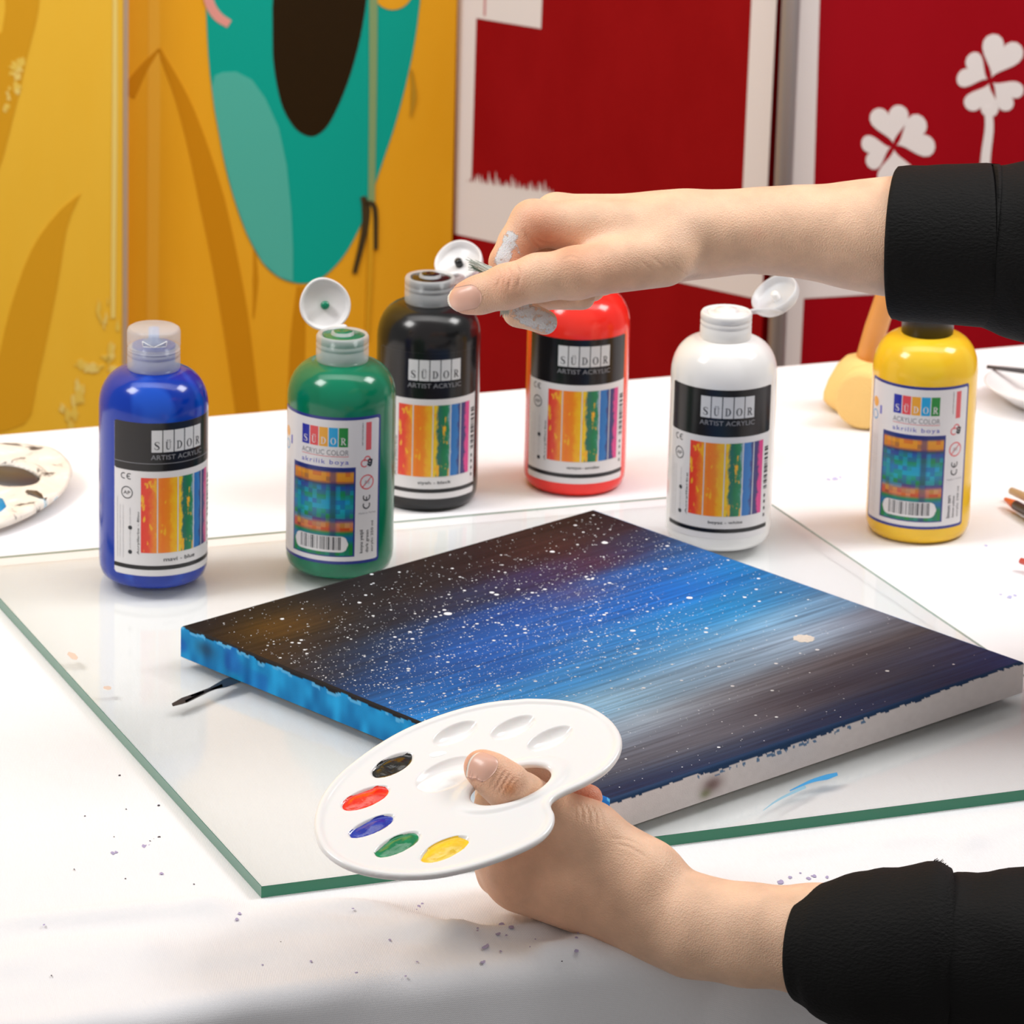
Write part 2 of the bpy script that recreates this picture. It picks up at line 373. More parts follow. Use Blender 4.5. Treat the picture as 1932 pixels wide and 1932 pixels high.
def edge_profile(c, lo, hi, rr=.013):
    """arc length c -> (coordinate, drop) rolling over both edges"""
    d = np.where(c < lo, lo - c, np.where(c > hi, c - hi, 0)); sg = np.where(c < lo, -1, 1)
    a = np.clip(d / rr, 0, math.pi / 2)
    off = rr * np.sin(a) ; dr = rr * (1 - np.cos(a)) + np.maximum(d - rr * math.pi / 2, 0)
    return np.clip(c, lo, hi) + sg * off, dr
lo_y, hi_y = TY0 + .012, TY1 - .02
sx = np.concatenate([np.arange(TX0 - .30, .35, .02), np.arange(.35, 1.25, .0045), np.arange(1.25, TX1 + .3, .02)])
sy = np.concatenate([np.arange(lo_y - .42, lo_y - .12, .02), np.arange(lo_y - .12, lo_y + .32, .004), np.arange(lo_y + .32, hi_y - .05, .02), np.arange(hi_y - .05, hi_y + .06, .005), np.arange(hi_y + .06, hi_y + .4, .03)])
GX, GY = np.meshgrid(sx, sy, indexing='ij')
X, dx = edge_profile(GX, TX0 + .02, TX1 - .02); Y, dy = edge_profile(GY, lo_y, hi_y)
drop_ = np.maximum(dx, dy)
# wrinkles, traced on the table plane
def tcoord(p): return np.array([p @ ex, p @ ey])
Zw = np.zeros_like(GX)
def ridge(pts, h, wdt, asym=1.0):
    global Zw
    q = catmull([tcoord(onz(x, y, TZ)) for x, y in pts], 10); T = np.stack([GX, GY], -1)
    best = np.full(GX.shape, 9.); tt = np.zeros(GX.shape)
    for i in range(len(q) - 1):
        a, d = q[i], q[i + 1] - q[i]; t = np.clip(((T - a) @ d) / (d @ d), 0, 1); r = T - a - t[..., None] * d
        L = np.sqrt((r * r).sum(-1)); side = np.where(r[..., 1] < 0, asym, 1.0); L = L * side
        mk = L < best; best[mk] = L[mk]; tt[mk] = ((i + t) / (len(q) - 1))[mk]
    Zw += 1.05 * h * np.exp(-(best / wdt) ** 2) * np.clip(np.minimum(tt, 1 - tt) * 6 + .05, 0, 1)
ridge([(-80, 1748), (120, 1738), (300, 1722), (480, 1712), (760, 1722)], .0045, .012, 1.7)
ridge([(330, 1718), (520, 1730), (760, 1760), (980, 1790)], .003, .012, 1.4)
ridge([(560, 1705), (700, 1722), (820, 1760), (900, 1800)], .004, .010, 1.5)
ridge([(820, 1780), (960, 1762), (1060, 1745)], .003, .008, 1.5)
ridge([(1000, 1800), (1080, 1782), (1130, 1750)], .004, .008)
ridge([(-60, 1840), (150, 1800), (330, 1790)], .003, .018)
ridge([(1290, 1600), (1420, 1572), (1560, 1560), (1932, 1520)], .003, .008, 1.6)
ridge([(1400, 1620), (1560, 1600), (1800, 1550), (1990, 1530)], .003, .009, 1.3)
ridge([(1800, 1610), (1880, 1570), (1990, 1540)], .003, .008)
ridge([(1640, 1600), (1740, 1585), (1860, 1590)], .0025, .007)
ridge([(0, 1520), (120, 1470)], .0012, .02); ridge([(60, 1640), (260, 1610), (420, 1640)], .0015, .016)
ridge([(1760, 880), (1850, 930), (1990, 1000)], .0015, .010)
ridge([(1400, 1470), (1600, 1450)], 0, .01)
front = np.clip((.20 - (GY - lo_y)) / .12, 0, 1)
Zw += front * .0012 * vnoise(np.stack([GX * 16, GY * 30], -1), 4) + front * .0008 * vnoise(np.stack([GX * 45, GY * 70], -1), 5)
# flat under the glass sheet
gq = np.array([tcoord(p) for p in gc]); ins = np.full(GX.shape, 9.)
for i in range(4):
    a, b = gq[i], gq[(i + 1) % 4]; e = (b - a) / np.linalg.norm(b - a); ins = np.minimum(ins, -((GX - a[0]) * (-e[1]) + (GY - a[1]) * e[0]))
Zw *= 1 - np.clip((ins + .030) / .022, 0, 1)
Z = TZ - drop_ + Zw * np.clip(1 - drop_ / .05, 0, 1)
fold = np.clip((drop_ - .01) / .12, 0, 1)
wv = .012 * np.sin(GX * 34 + 1.5 * np.sin(GX * 11)) + .006 * np.sin(GX * 71 + 1)
Y = Y - np.where(GY < lo_y, 1, 0) * fold * (wv + .010) + np.where(GY > hi_y, 1, 0) * fold * (wv + .01)
Y -= np.where(GY < lo_y + .03, 1, 0) * .004 * vnoise(np.stack([GX * 14, GY * 0], -1), 8)
Vc = (ex * X[..., None] + ey * Y[..., None]); Vc[..., 2] = Z
nxx, nyy = GX.shape; idx = np.arange(nxx * nyy).reshape(nxx, nyy)
Qc = np.stack([idx[:-1, :-1], idx[1:, :-1], idx[1:, 1:], idx[:-1, 1:]], -1).reshape(-1, 4)
cloth = tag(mesh_np('tablecloth', Vc.reshape(-1, 3), Qc, cloth_mat()), 'white cotton cloth draped over the whole table, specked with purple paint', 'tablecloth')
# paint specks on the cloth
def cloth_z(p):
    q = tcoord(p); i = np.clip(np.searchsorted(sx, q[0]), 0, nxx - 1); j = np.clip(np.searchsorted(sy, q[1]), 0, nyy - 1)
    return Z[i, j]
def specks(name, lst, material, parent, zf):
    mb = MB()
    for x, y, r in lst:
        p = onz(x, y, TZ); p = p.copy(); z = zf(p); n = 9; R = r / 4600
        V = [(p[0], p[1], z + .0003)]
        for i in range(n):
            a = 2 * math.pi * i / n; rr = R * random.uniform(.6, 1.35); V.append((p[0] + rr * math.cos(a), p[1] + rr * 1.6 * math.sin(a), z + .0002))
        mb.add((V, [(0, 1 + i, 1 + (i + 1) % n) for i in range(n)]))
    return tag(mb.build(name, material, parent), kind='stuff')
L1 = [(945, 1760, 8), (940, 1772, 6), (965, 1764, 6), (948, 1752, 6), (915, 1794, 6), (912, 1814, 5), (920, 1790, 4), (1087, 1785, 4), (1088, 1801, 5), (1090, 1775, 3), (790, 1712, 5), (785, 1720, 3), (797, 1706, 3), (665, 1730, 3), (850, 1764, 3), (900, 1775, 3), (900, 1782, 3), (945, 1797, 3), (213, 1615, 5), (219, 1613, 4), (272, 1601, 6), (280, 1599, 5), (304, 1649, 5), (452, 1730, 4), (447, 1739, 4), (787, 1817, 3), (765, 1838, 3), (672, 1836, 3), (495, 1816, 3), (587, 1814, 3), (735, 1779, 3), (1472, 1667, 7), (1490, 1660, 5), (1525, 1662, 5), (1535, 1658, 6), (1560, 1660, 4), (1510, 1652, 3), (83, 1753, 3), (1000, 1790, 2), (1010, 1775, 2), (955, 1775, 3)]
specks('purple_specks', L1, mat('dried_purple_paint', '#a79dc0', .8), cloth, cloth_z)
specks('dark_specks', [(300, 1580, 4), (283, 1590, 3), (290, 1584, 2), (226, 1463, 3), (299, 1520, 3), (238, 1527, 2), (215, 1580, 2), (140, 1645, 2), (237, 1657, 2), (366, 1668, 2), (530, 1775, 2), (97, 1847, 2), (1060, 1810, 2), (160, 1540, 2), (390, 1690, 2)], mat('dried_dark_paint', '#3b3340', .8), cloth, cloth_z)
specks('blue_specks', [(1575, 903, 9), (1563, 905, 6), (1585, 901, 5), (1905, 1127, 7), (1915, 1124, 5), (1888, 1122, 4), (1860, 1030, 4)], mat('dried_blue_paint', '#b5b6dd', .8), cloth, cloth_z)

# ================================================================== GLASS SHEET
gx = nrm(nrm(gc[1] - gc[0]) + nrm(gc[2] - gc[3])); gcx = sum(gc) / 4
def glass_face():
    k = NT('clear_glass'); t = k.t; t.nodes.remove(k.b)
    tr = k.n('ShaderNodeBsdfTransparent'); tr.inputs[0].default_value = (.985, .997, .985, 1)
    df = k.n('ShaderNodeBsdfDiffuse'); df.inputs[0].default_value = (.76, .82, .77, 1)
    m1 = k.n('ShaderNodeMixShader'); m1.inputs[0].default_value = .08; k.l(tr.outputs[0], m1.inputs[1]); k.l(df.outputs[0], m1.inputs[2])
    gl = k.n('ShaderNodeBsdfGlossy', Roughness=.09); fr = k.n('ShaderNodeFresnel', IOR=1.36)
    m2 = k.n('ShaderNodeMixShader'); k.l(fr.outputs[0], m2.inputs[0]); k.l(m1.outputs[0], m2.inputs[1]); k.l(gl.outputs[0], m2.inputs[2])
    k.l(m2.outputs[0], k.out.inputs[0]); return k.m
zt = np.array([0, 0, GZ - .0003])
gv = [p - zt for p in gc] + list(gc)
inn = [gcx + (p - gcx) * .9985 for p in gc]
glass = empty('glass_sheet', (gcx[0], gcx[1], TZ)); tag(glass, 'square clear glass sheet with green edges lying under the canvas', 'glass sheet')
o0 = np.array([gcx[0], gcx[1], TZ])
mesh('face', [p - o0 for p in gc], [(0, 3, 2, 1)], glass_face(), glass)
ge = mat('green_glass_edge', '#127a58', .15, coat=.3); ge2 = mat('grey_green_glass_edge', '#4d8370', .2, coat=.3)
gb = mat('pale_glass_edge', '#a9bdb0', .2)
for i in range(4):
    a, b = gc[i], gc[(i + 1) % 4]; ia, ib = inn[i], inn[(i + 1) % 4]
    zt = np.array([0, 0, (.0011 if i < 2 else GZ - .0003)])
    V = [a - zt - o0, b - zt - o0, b - o0, a - o0, ia - zt - o0, ib - zt - o0, ib - o0, ia - o0]
    mesh('polished_edge', V, [(1, 0, 3, 2), (4, 5, 6, 7), (0, 1, 5, 4), (3, 7, 6, 2), (0, 4, 7, 3), (1, 2, 6, 5)], (ge, ge, ge, ge2)[i] if i > 1 else gb, glass)
def smear(name, strokes, material, parent, z):
    mb = MB()
    for pts, wd in strokes:
        ol = band(pts, wd); n = len(ol) // 2
        V = [onz(x, y, z) - o0 for x, y in ol]
        mb.add((V, [(i, i + 1, 2 * n - 2 - i, 2 * n - 1 - i) for i in range(n - 1)]))
    return mb.build(name, material, parent)
smear('black_paint_stroke', [([(325, 1330), (345, 1322), (365, 1313), (385, 1305)], [3, 6, 4, 2]), ([(360, 1313), (395, 1300), (425, 1289), (462, 1275)], [2, 2.5, 8, 8]), ([(350, 1324), (395, 1303), (420, 1293)], [3, 2, 3])], mat('dry_black_paint', '#26282a', .35), glass, TZ + GZ + .0003)
smear('blue_paint_stroke', [([(1490, 1492), (1530, 1474), (1560, 1466), (1580, 1460)], [1, 3, 5, 3])], mat('wet_blue_paint', '#2f9bd8', .3), glass, TZ + GZ + .0003)
smear('pale_blue_streak', [([(1440, 1529), (1470, 1508), (1520, 1484)], [.6, 2, 3])], mat('thin_blue_paint', '#8dbbd0', .4), glass, TZ + GZ + .0002)
for st_ in [([(128, 1232), (138, 1238), (146, 1243)], [3, 6, 3]), ([(195, 1297), (204, 1298), (210, 1298)], [2, 4, 2])]:
    smear('pink_stain', [st_], mat('faint_pink', '#d9c3b6', .4), glass, TZ + GZ + .0002)

# ================================================================== STRETCHED CANVAS
CZ0 = TZ + GZ + .0005; CT = .0175
ca = [onz(*p, CZ0 + CT) for p in [(342, 1180), (1120, 960), (1932, 1248), (1150, 1510)]]
A, B, Cc, D = ca
au = nrm(nrm(B - A) + nrm(Cc - D)); av = np.cross(np.array([0, 0, -1.]), au)
CW = (np.linalg.norm(B - A) + np.linalg.norm(Cc - D)) / 2; CL = (np.linalg.norm(D - A) + np.linalg.norm(Cc - B)) / 2
cen = sum(ca) / 4; A = cen - au * CW / 2 - av * CL / 2
ctrl = []
rows = {0: [(0, 20, 20, 25), (.2, 25, 22, 22), (.5, 30, 26, 28), (.8, 44, 30, 30), (1, 42, 26, 25)],
        .1: [(0, 40, 31, 24), (.12, 78, 53, 20), (.3, 38, 33, 32), (.5, 32, 30, 34), (.8, 58, 34, 34), (1, 45, 36, 45)],
        .2: [(0, 52, 38, 28), (.12, 42, 36, 34), (.3, 32, 36, 46), (.5, 36, 46, 72), (.65, 50, 44, 80), (.8, 66, 44, 66), (1, 34, 62, 105)],
        .3: [(0, 40, 45, 58), (.3, 24, 66, 122), (.5, 22, 70, 142), (.65, 62, 72, 124), (.8, 30, 88, 160), (1, 30, 100, 170)],
        .4: [(0, 24, 62, 108), (.3, 26, 90, 172), (.5, 32, 92, 168), (.8, 16, 100, 186), (1, 30, 110, 172)],
        .5: [(0, 26, 104, 176), (.3, 28, 100, 184), (.5, 46, 120, 188), (.8, 32, 126, 188), (1, 55, 112, 160)],
        .6: [(0, 34, 134, 208), (.3, 62, 146, 214), (.5, 80, 150, 206), (.8, 116, 162, 198), (1, 96, 128, 158)],
        .7: [(0, 80, 156, 212), (.3, 140, 186, 218), (.5, 140, 174, 204), (.8, 146, 168, 192), (1, 104, 108, 122)],
        .8: [(0, 110, 132, 152), (.3, 150, 168, 186), (.5, 128, 134, 146), (.8, 92, 90, 97), (1, 74, 71, 76)],
        .9: [(0, 74, 80, 92), (.3, 94, 97, 108), (.5, 86, 86, 96), (.8, 62, 70, 90), (1, 46, 58, 92)],
        1: [(0, 24, 44, 74), (.3, 26, 46, 74), (.5, 28, 50, 80), (.8, 28, 52, 84), (1, 26, 58, 108)]}
vk = sorted(rows); us = np.linspace(0, 1, 21)
lat = np.array([[[np.interp(u, [c[0] for c in rows[v]], [c[k] for c in rows[v]]) for k in (1, 2, 3)] for u in us] for v in vk])   # v,u,rgb
def paint_col(u, v):
    v2 = np.clip(v, 0, 1) * 10; i = np.clip(v2.astype(int), 0, 9); f = v2 - i; f = f * f * (3 - 2 * f)
    u2 = np.clip(u, 0, 1) * 20; j = np.clip(u2.astype(int), 0, 19); g = (u2 - j)[..., None]
    a = lat[i, j] * (1 - g) + lat[i, j + 1] * g; b = lat[i + 1, j] * (1 - g) + lat[i + 1, j + 1] * g
    return a * (1 - f[..., None]) + b * f[..., None]
def canvas_mat():
    k = NT('painted_canvas'); tc = k.n('ShaderNodeUVMap'); at = k.n('ShaderNodeVertexColor', _layer_name='paint')
    mp = k.n('ShaderNodeMapping'); mp.inputs['Scale'].default_value = (3.0, 120, 1); mp.inputs['Rotation'].default_value = (0, 0, .05); k.l(tc.outputs[0], mp.inputs[0])
    nz = k.n('ShaderNodeTexNoise', Scale=1.0, Detail=5.0, Roughness=.6, Distortion=.25); k.l(mp.outputs[0], nz.inputs['Vector'])
    rp = k.n('ShaderNodeMapRange'); rp.inputs['From Min'].default_value = .3; rp.inputs['From Max'].default_value = .7; rp.inputs['To Min'].default_value = .62; rp.inputs['To Max'].default_value = 1.36
    k.l(nz.outputs['Fac'], rp.inputs[0])
    cx = k.n('ShaderNodeVectorMath', _operation='SCALE'); k.l(at.outputs['Color'], cx.inputs[0]); k.l(rp.outputs[0], cx.inputs['Scale'])
    k.l(cx.outputs[0], k.b.inputs['Base Color']); k.b.inputs['Roughness'].default_value = .5; k.b.inputs['Specular IOR Level'].default_value = .15
    t2 = k.n('ShaderNodeTexCoord'); br = k.n('ShaderNodeTexNoise', Scale=1400.0, Detail=1.0); k.l(t2.outputs['Object'], br.inputs['Vector'])
    ad = k.n('ShaderNodeMath', _operation='MULTIPLY_ADD'); k.l(nz.outputs['Fac'], ad.inputs[0]); ad.inputs[1].default_value = 1.2; k.l(br.outputs['Fac'], ad.inputs[2])
    bp = k.n('ShaderNodeBump', Strength=.22, Distance=.0004); k.l(ad.outputs[0], bp.inputs['Height']); k.l(bp.outputs[0], k.b.inputs['Normal'])
    return k.m
def side_mat():
    k = NT('canvas_side'); at = k.n('ShaderNodeVertexColor', _layer_name='paint'); t2 = k.n('ShaderNodeTexCoord')
    k.l(at.outputs['Color'], k.b.inputs['Base Color']); k.b.inputs['Roughness'].default_value = .7; k.b.inputs['Specular IOR Level'].default_value = .25
    br = k.n('ShaderNodeTexNoise', Scale=1800.0, Detail=1.0); k.l(t2.outputs['Object'], br.inputs['Vector'])
    bp = k.n('ShaderNodeBump', Strength=.35, Distance=.0004); k.l(br.outputs['Fac'], bp.inputs['Height']); k.l(bp.outputs[0], k.b.inputs['Normal'])
    return k.m
croot = empty('stretched_canvas', (cen[0], cen[1], CZ0)); tag(croot, 'square stretched canvas painted as a starry blue and black night sky', 'canvas')
co = np.array([cen[0], cen[1], CZ0])
n = 81; uu, vv = np.meshgrid(np.linspace(0, 1, n), np.linspace(0, 1, n), indexing='ij')
wob = .018 * vnoise(np.stack([uu * 3, vv * 22], -1), 2)
rimf = .0018
tp = (A - au * 0 - co) + au * (rimf + uu[..., None] * (CW - 2 * rimf)) + av * (rimf + vv[..., None] * (CL - 2 * rimf)); tp[..., 2] = CT
ix = np.arange(n * n).reshape(n, n)
Q = np.stack([ix[:-1, :-1], ix[:-1, 1:], ix[1:, 1:], ix[1:, :-1]], -1).reshape(-1, 4)
cols = lina(paint_col(uu, vv + wob)).reshape(-1, 3)
top = mesh('painted_face', tp.reshape(-1, 3), Q, canvas_mat(), croot, True, uv=np.stack([uu, vv], -1).reshape(-1, 2), cols=cols)
sm = side_mat()
def side(name, p, d, L, nrm_, colf):
    """side strip with a rounded upper edge; colf(s, t) with t=0 at the top"""
    ns, nt = 420, 26; S = np.linspace(0, 1, ns); T = np.linspace(0, 1, nt); V = np.zeros((ns, nt, 3)); Cl = np.zeros((ns, nt, 3))
    for j, t in enumerate(T):
        if j < 6: a = j / 5 * math.pi / 2; ins_ = rimf * (1 - math.sin(a)); z = CT - rimf * (1 - math.cos(a))
        else: ins_ = 0; z = (CT - rimf) * (1 - (j - 5) / (nt - 6))
        sl = ins_ + S * (L - 2 * ins_)
        V[:, j] = p - co + d * sl[:, None] - nrm_ * ins_; V[:, j, 2] = z
        Cl[:, j] = colf(S, t)
    ii = np.arange(ns * nt).reshape(ns, nt); Q = np.stack([ii[:-1, :-1], ii[:-1, 1:], ii[1:, 1:], ii[1:, :-1]], -1).reshape(-1, 4)
    if np.dot(np.cross(np.array([0, 0, -1.]), d), nrm_) < 0: Q = Q[:, ::-1]
    mesh(name, V.reshape(-1, 3), Q, sm, croot, True, cols=lina(Cl).reshape(-1, 3))
def left_col(S, t):
    nn = vnoise(np.stack([S * 40, S * 0], -1), 3) * .05 + vnoise(np.stack([S * 110, S * 0], -1), 6) * .03
    lim = np.interp(S, [0, .1, .35, .5, .62, .72, 1], [.13, .16, .18, .22, .18, .08, .0]) + nn
    base = np.array([16, 134, 196.]) + 34 * vnoise(np.stack([S * 60, S * 0 + t * 2], -1), 9)[:, None] * np.array([.5, 1, 1])
    dk = np.clip((vnoise(np.stack([S * 24, S * 0 + t * 1.5], -1), 12) - .45) * 3, 0, 1)[:, None]; base = base * (1 - .45 * dk) + np.array([20, 70, 170.]) * .45 * dk
    bl = np.exp(-((S - .06) / .025) ** 2 - ((t - .5) / .25) ** 2)[:, None]; base = base * (1 - .6 * bl) + np.array([30, 45, 65.]) * .6 * bl
    top_ = np.where(S[:, None] < .66, np.array([22, 20, 24.]), np.array([20, 90, 160.]))
    pale_fleck = ((np.abs(t - lim - .05) < .05) & (vnoise(np.stack([S * 60, S * 0], -1), 15) > .1))[:, None]  # paler blue flecks just below the ragged dark edge
    c = np.where(pale_fleck, np.array([84, 170, 220.]), base)
    return np.where((t < lim)[:, None], top_, c)
def front_col(S, t):
    nn = vnoise(np.stack([S * 30, S * 0], -1), 23) * .05 + vnoise(np.stack([S * 130, S * 0], -1), 26) * .035
    lim = np.interp(S, [0, .15, .3, .5, .8, 1], [.22, .24, .30, .26, .18, .14]) + nn
    raw = np.array([214, 204, 202.]) + 2.5 * vnoise(np.stack([S * 90, S * 0 + t * 9], -1), 31)[:, None]
    st = np.exp(-((S - .235) / .022) ** 2 - ((t - .62) / .2) ** 2)[:, None]; raw = raw * (1 - .75 * st) + np.array([96, 68, 66.]) * .75 * st
    st = np.exp(-((S - .22) / .012) ** 2 - ((t - .8) / .12) ** 2)[:, None]; raw = raw * (1 - .6 * st) + np.array([96, 104, 60.]) * .6 * st
    fl = ((np.abs(t - lim - .08) < .05) & (vnoise(np.stack([S * 120, S * 0 + t * 6], -1), 35) > .35) & (S > .2) & (S < .6))[:, None]
    raw = np.where(fl, np.array([90, 118, 150.]), raw)
    return np.where((t < lim)[:, None], np.array([22, 52, 88.]), raw)
blue_col = lambda S, t: np.tile(np.array([30, 110, 190.]), (len(S), 1)) * (0.8 + .2 * vnoise(np.stack([S * 50, S * 0 + t], -1), 40))[:, None]
side('canvas_side', A, av, CL, -au, left_col)
side('canvas_side', A + av * CL, au, CW, av, front_col)
side('canvas_side', A + au * CW, av, CL, au, blue_col)
side('canvas_side', A, au, CW, -av, lambda S, t: np.tile(np.array([24, 22, 26.]), (len(S), 1)))
pine = mat('stretcher_pine', '#c9b08a', .6, noise=.3, nscale=40)
for (p, d, L, q) in ((A, av, CL, au), (A + au * CW, av, CL, -au), (A, au, CW, av), (A + av * CL, au, CW, -av)):
    mb = MB(); s0 = d * .004; a = p + q * .003
    V = [a + d * .003 - co, a + d * (L - .003) - co, a + d * (L - .003) + q * .03 - co, a + d * .003 + q * .03 - co]
    for v in V: v[2] = 0.0003
    V += [v + np.array([0, 0, .013]) for v in V]
    mesh('stretcher_bar', V, [(0, 3, 2, 1), (4, 5, 6, 7), (0, 1, 5, 4), (1, 2, 6, 5), (2, 3, 7, 6), (3, 0, 4, 7)], pine, croot)
# spattered stars: small raised flecks of paint
def stars(lst, name, material):
    V = []; F = []
    for u, v, r in lst:
        c = A - co + au * (u * CW) + av * (v * CL); nn = 6 if r < .0006 else 10; o = len(V); V.append((c[0], c[1], CT + .00012 + r * .12))
        for i in range(nn):
            a = 2 * math.pi * i / nn + u * 9; V.append((c[0] + r * math.cos(a), c[1] + r * math.sin(a), CT + .00006))
        F.extend([(o, o + 1 + i, o + 1 + (i + 1) % nn) for i in range(nn)])
    return tag(mesh(name, V, F, material, croot), kind='stuff')
sl = []
while len(sl) < 4600:
    u, v = rng.uniform(.01, .99), rng.uniform(.01, .99)
    dens = np.exp(-((v - .42 + .18 * (u - .4)) / .27) ** 2) * (1 if u < .75 else .55) + .10
    if v > .6: dens *= .55
    if u > .7 and v > .35: dens *= .45
    if rng.uniform() < dens: sl.append((u, v, float(min(.0011, .00015 * math.exp(abs(rng.normal()) * .68)))))
stars(sl, 'star_spatter', mat('white_acrylic_fleck', '#e9eef4', .5))
def uv_of(x, y):
    p = onz(x, y, CZ0 + CT) - A; return (p @ au) / CW, (p @ av) / CL
big = [(845, 1158, 2.3), (1042, 1041, 1.5), (1141, 1024, 1.9), (1301, 1128, 1.8), (1194, 1190, 1.6), (937, 1122, 1.4), (928, 1118, 1.4), (1110, 1093, 1.2), (1106, 1088, 1), (1150, 1100, 1.1), (1028, 1112, 1.1), (1332, 1193, 1.2), (1203, 1224, 1.1), (1140, 1160, 1.1), (1542, 1226, 1.2), (1674, 1266, 1.2), (1457, 1303, 1), (1405, 1127, 1.1), (1427, 1112, 1), (1120, 972, .9), (900, 1177, 1), (745, 1202, 1), (690, 1123, .9), (1286, 1284, .9), (1465, 1353, .9), (1356, 1410, .9)]
stars([(*uv_of(x, y), r * .001) for x, y, r in big], 'large_stars', mat('white_acrylic_fleck', '#f2f4f6', .5))
u0_, v0_ = uv_of(1516, 1205)
tt = np.linspace(0, 2 * math.pi, 30, endpoint=False); rd = .0058 * (1 + rng.uniform(-.12, .12, 30)); mc = A - co + au * (u0_ * CW) + av * (v0_ * CL)
mesh('moon_dab', [(mc[0], mc[1], CT + .0003)] + [(mc[0] + a_ * math.cos(t_), mc[1] + a_ * math.sin(t_), CT + .0001) for t_, a_ in zip(tt, rd)], [(0, 1 + i, 1 + (i + 1) % 30) for i in range(30)], mat('cream_dab', '#eae4da', .5, noise=.2, nscale=500), croot)

# ================================================================== BOTTLES
BR = .030
def wrapv(V, R, off=0.0):
    V = np.asarray(V, float); a = V[:, 0] / BR
    r = R + V[:, 2] if V.shape[1] > 2 else R
    return np.stack([r * np.sin(a), -r * np.cos(a), V[:, 1] + off], 1)
def patch(name, x0, x1, z0, z1, R, material, parent, corner=0):
    n = max(2, int((x1 - x0) / .0012)); xs = np.linspace(x0, x1, n + 1); V = []; U = []
    for i, x in enumerate(xs):
        c = 0
        if corner:
            e = min(x - x0, x1 - x); c = corner - math.sqrt(max(corner ** 2 - max(corner - e, 0) ** 2, 0)) if e < corner else 0
        for z in (z0 + c, z1 - c): V.append((x, z)); U.append(((x - x0) / (x1 - x0), (z - z0) / (z1 - z0)))
    F = [(2 * i, 2 * i + 2, 2 * i + 3, 2 * i + 1) for i in range(n)]
    return mesh(name, wrapv(V, R), F, material, parent, True, uv=U)
_TX = {}
def flat_text(s, size, align='LEFT', spacing=1.0, bold=0):
    key = (s, spacing, bold)
    if key in _TX: return _TX[key]
    cu = bpy.data.curves.new('t', 'FONT'); cu.body = s; cu.size = size; cu.align_x = align; cu.space_character = spacing
    cu.resolution_u = 3; cu.offset = bold
    o = bpy.data.objects.new('t', cu); COL.objects.link(o); bpy.context.view_layer.update()
    me = bpy.data.meshes.new_from_object(o.evaluated_get(bpy.context.evaluated_depsgraph_get()))
    V = [tuple(v.co) for v in me.vertices]; F = [tuple(p.vertices) for p in me.polygons]
    bpy.data.objects.remove(o); bpy.data.curves.remove(cu); bpy.data.meshes.remove(me)
    _TX[key] = (np.array([(v[0], v[1]) for v in V]).reshape(-1, 2), F); return _TX[key]
def fit(vf, x0, x1, zc, h=None, rot=False):
    """place flat text so that it spans x0..x1, centred on zc; rot: reads upward"""
    V, F = vf; V = V.copy(); lo, hi = V.min(0), V.max(0); c = (lo + hi) / 2; V -= c
    if rot:
        k = (x1 - x0) / (hi[0] - lo[0]); V = np.stack([-V[:, 1] * (k if h is None else h / (hi[1] - lo[1])), V[:, 0] * k], 1); V += np.array([zc, (x0 + x1) / 2])
    else:
        k = (x1 - x0) / (hi[0] - lo[0]); V = V * np.array([k, k if h is None else h / (hi[1] - lo[1])]); V += np.array([(x0 + x1) / 2, zc])
    return V, F
class Flat:
    def __init__(s): s.V = []; s.F = []
    def add(s, vf):
        o = len(s.V); s.V += [tuple(v) for v in vf[0]]; s.F += [tuple(i + o for i in f) for f in vf[1]]; return s
    def rect(s, x0, x1, z0, z1):
        n = max(1, int((x1 - x0) / .0009)) if x1 - x0 < .05 else 1; xs = np.linspace(x0, x1, n + 1)
        return s.add(([(x, z) for x in xs for z in (z0, z1)], [(2 * i, 2 * i + 2, 2 * i + 3, 2 * i + 1) for i in range(n)]))
    def rib(s, pts, wd):
        ol = band(pts, wd); n = len(ol) // 2; return s.add((ol, [(i, i + 1, 2 * n - 2 - i, 2 * n - 1 - i) for i in range(n - 1)]))
    def ring(s, cx, cz, r, wd, a0=0, a1=2 * math.pi, sq=1):
        t = np.linspace(a0, a1, 25); V = [(cx + rr * np.cos(a), cz + sq * rr * np.sin(a)) for a in t for rr in (r - wd / 2, r + wd / 2)]
        return s.add((V, [(2 * i, 2 * i + 1, 2 * i + 3, 2 * i + 2) for i in range(24)]))
    def build(s, name, R, material, parent): return mesh(name, wrapv(s.V, R), s.F, material, parent)
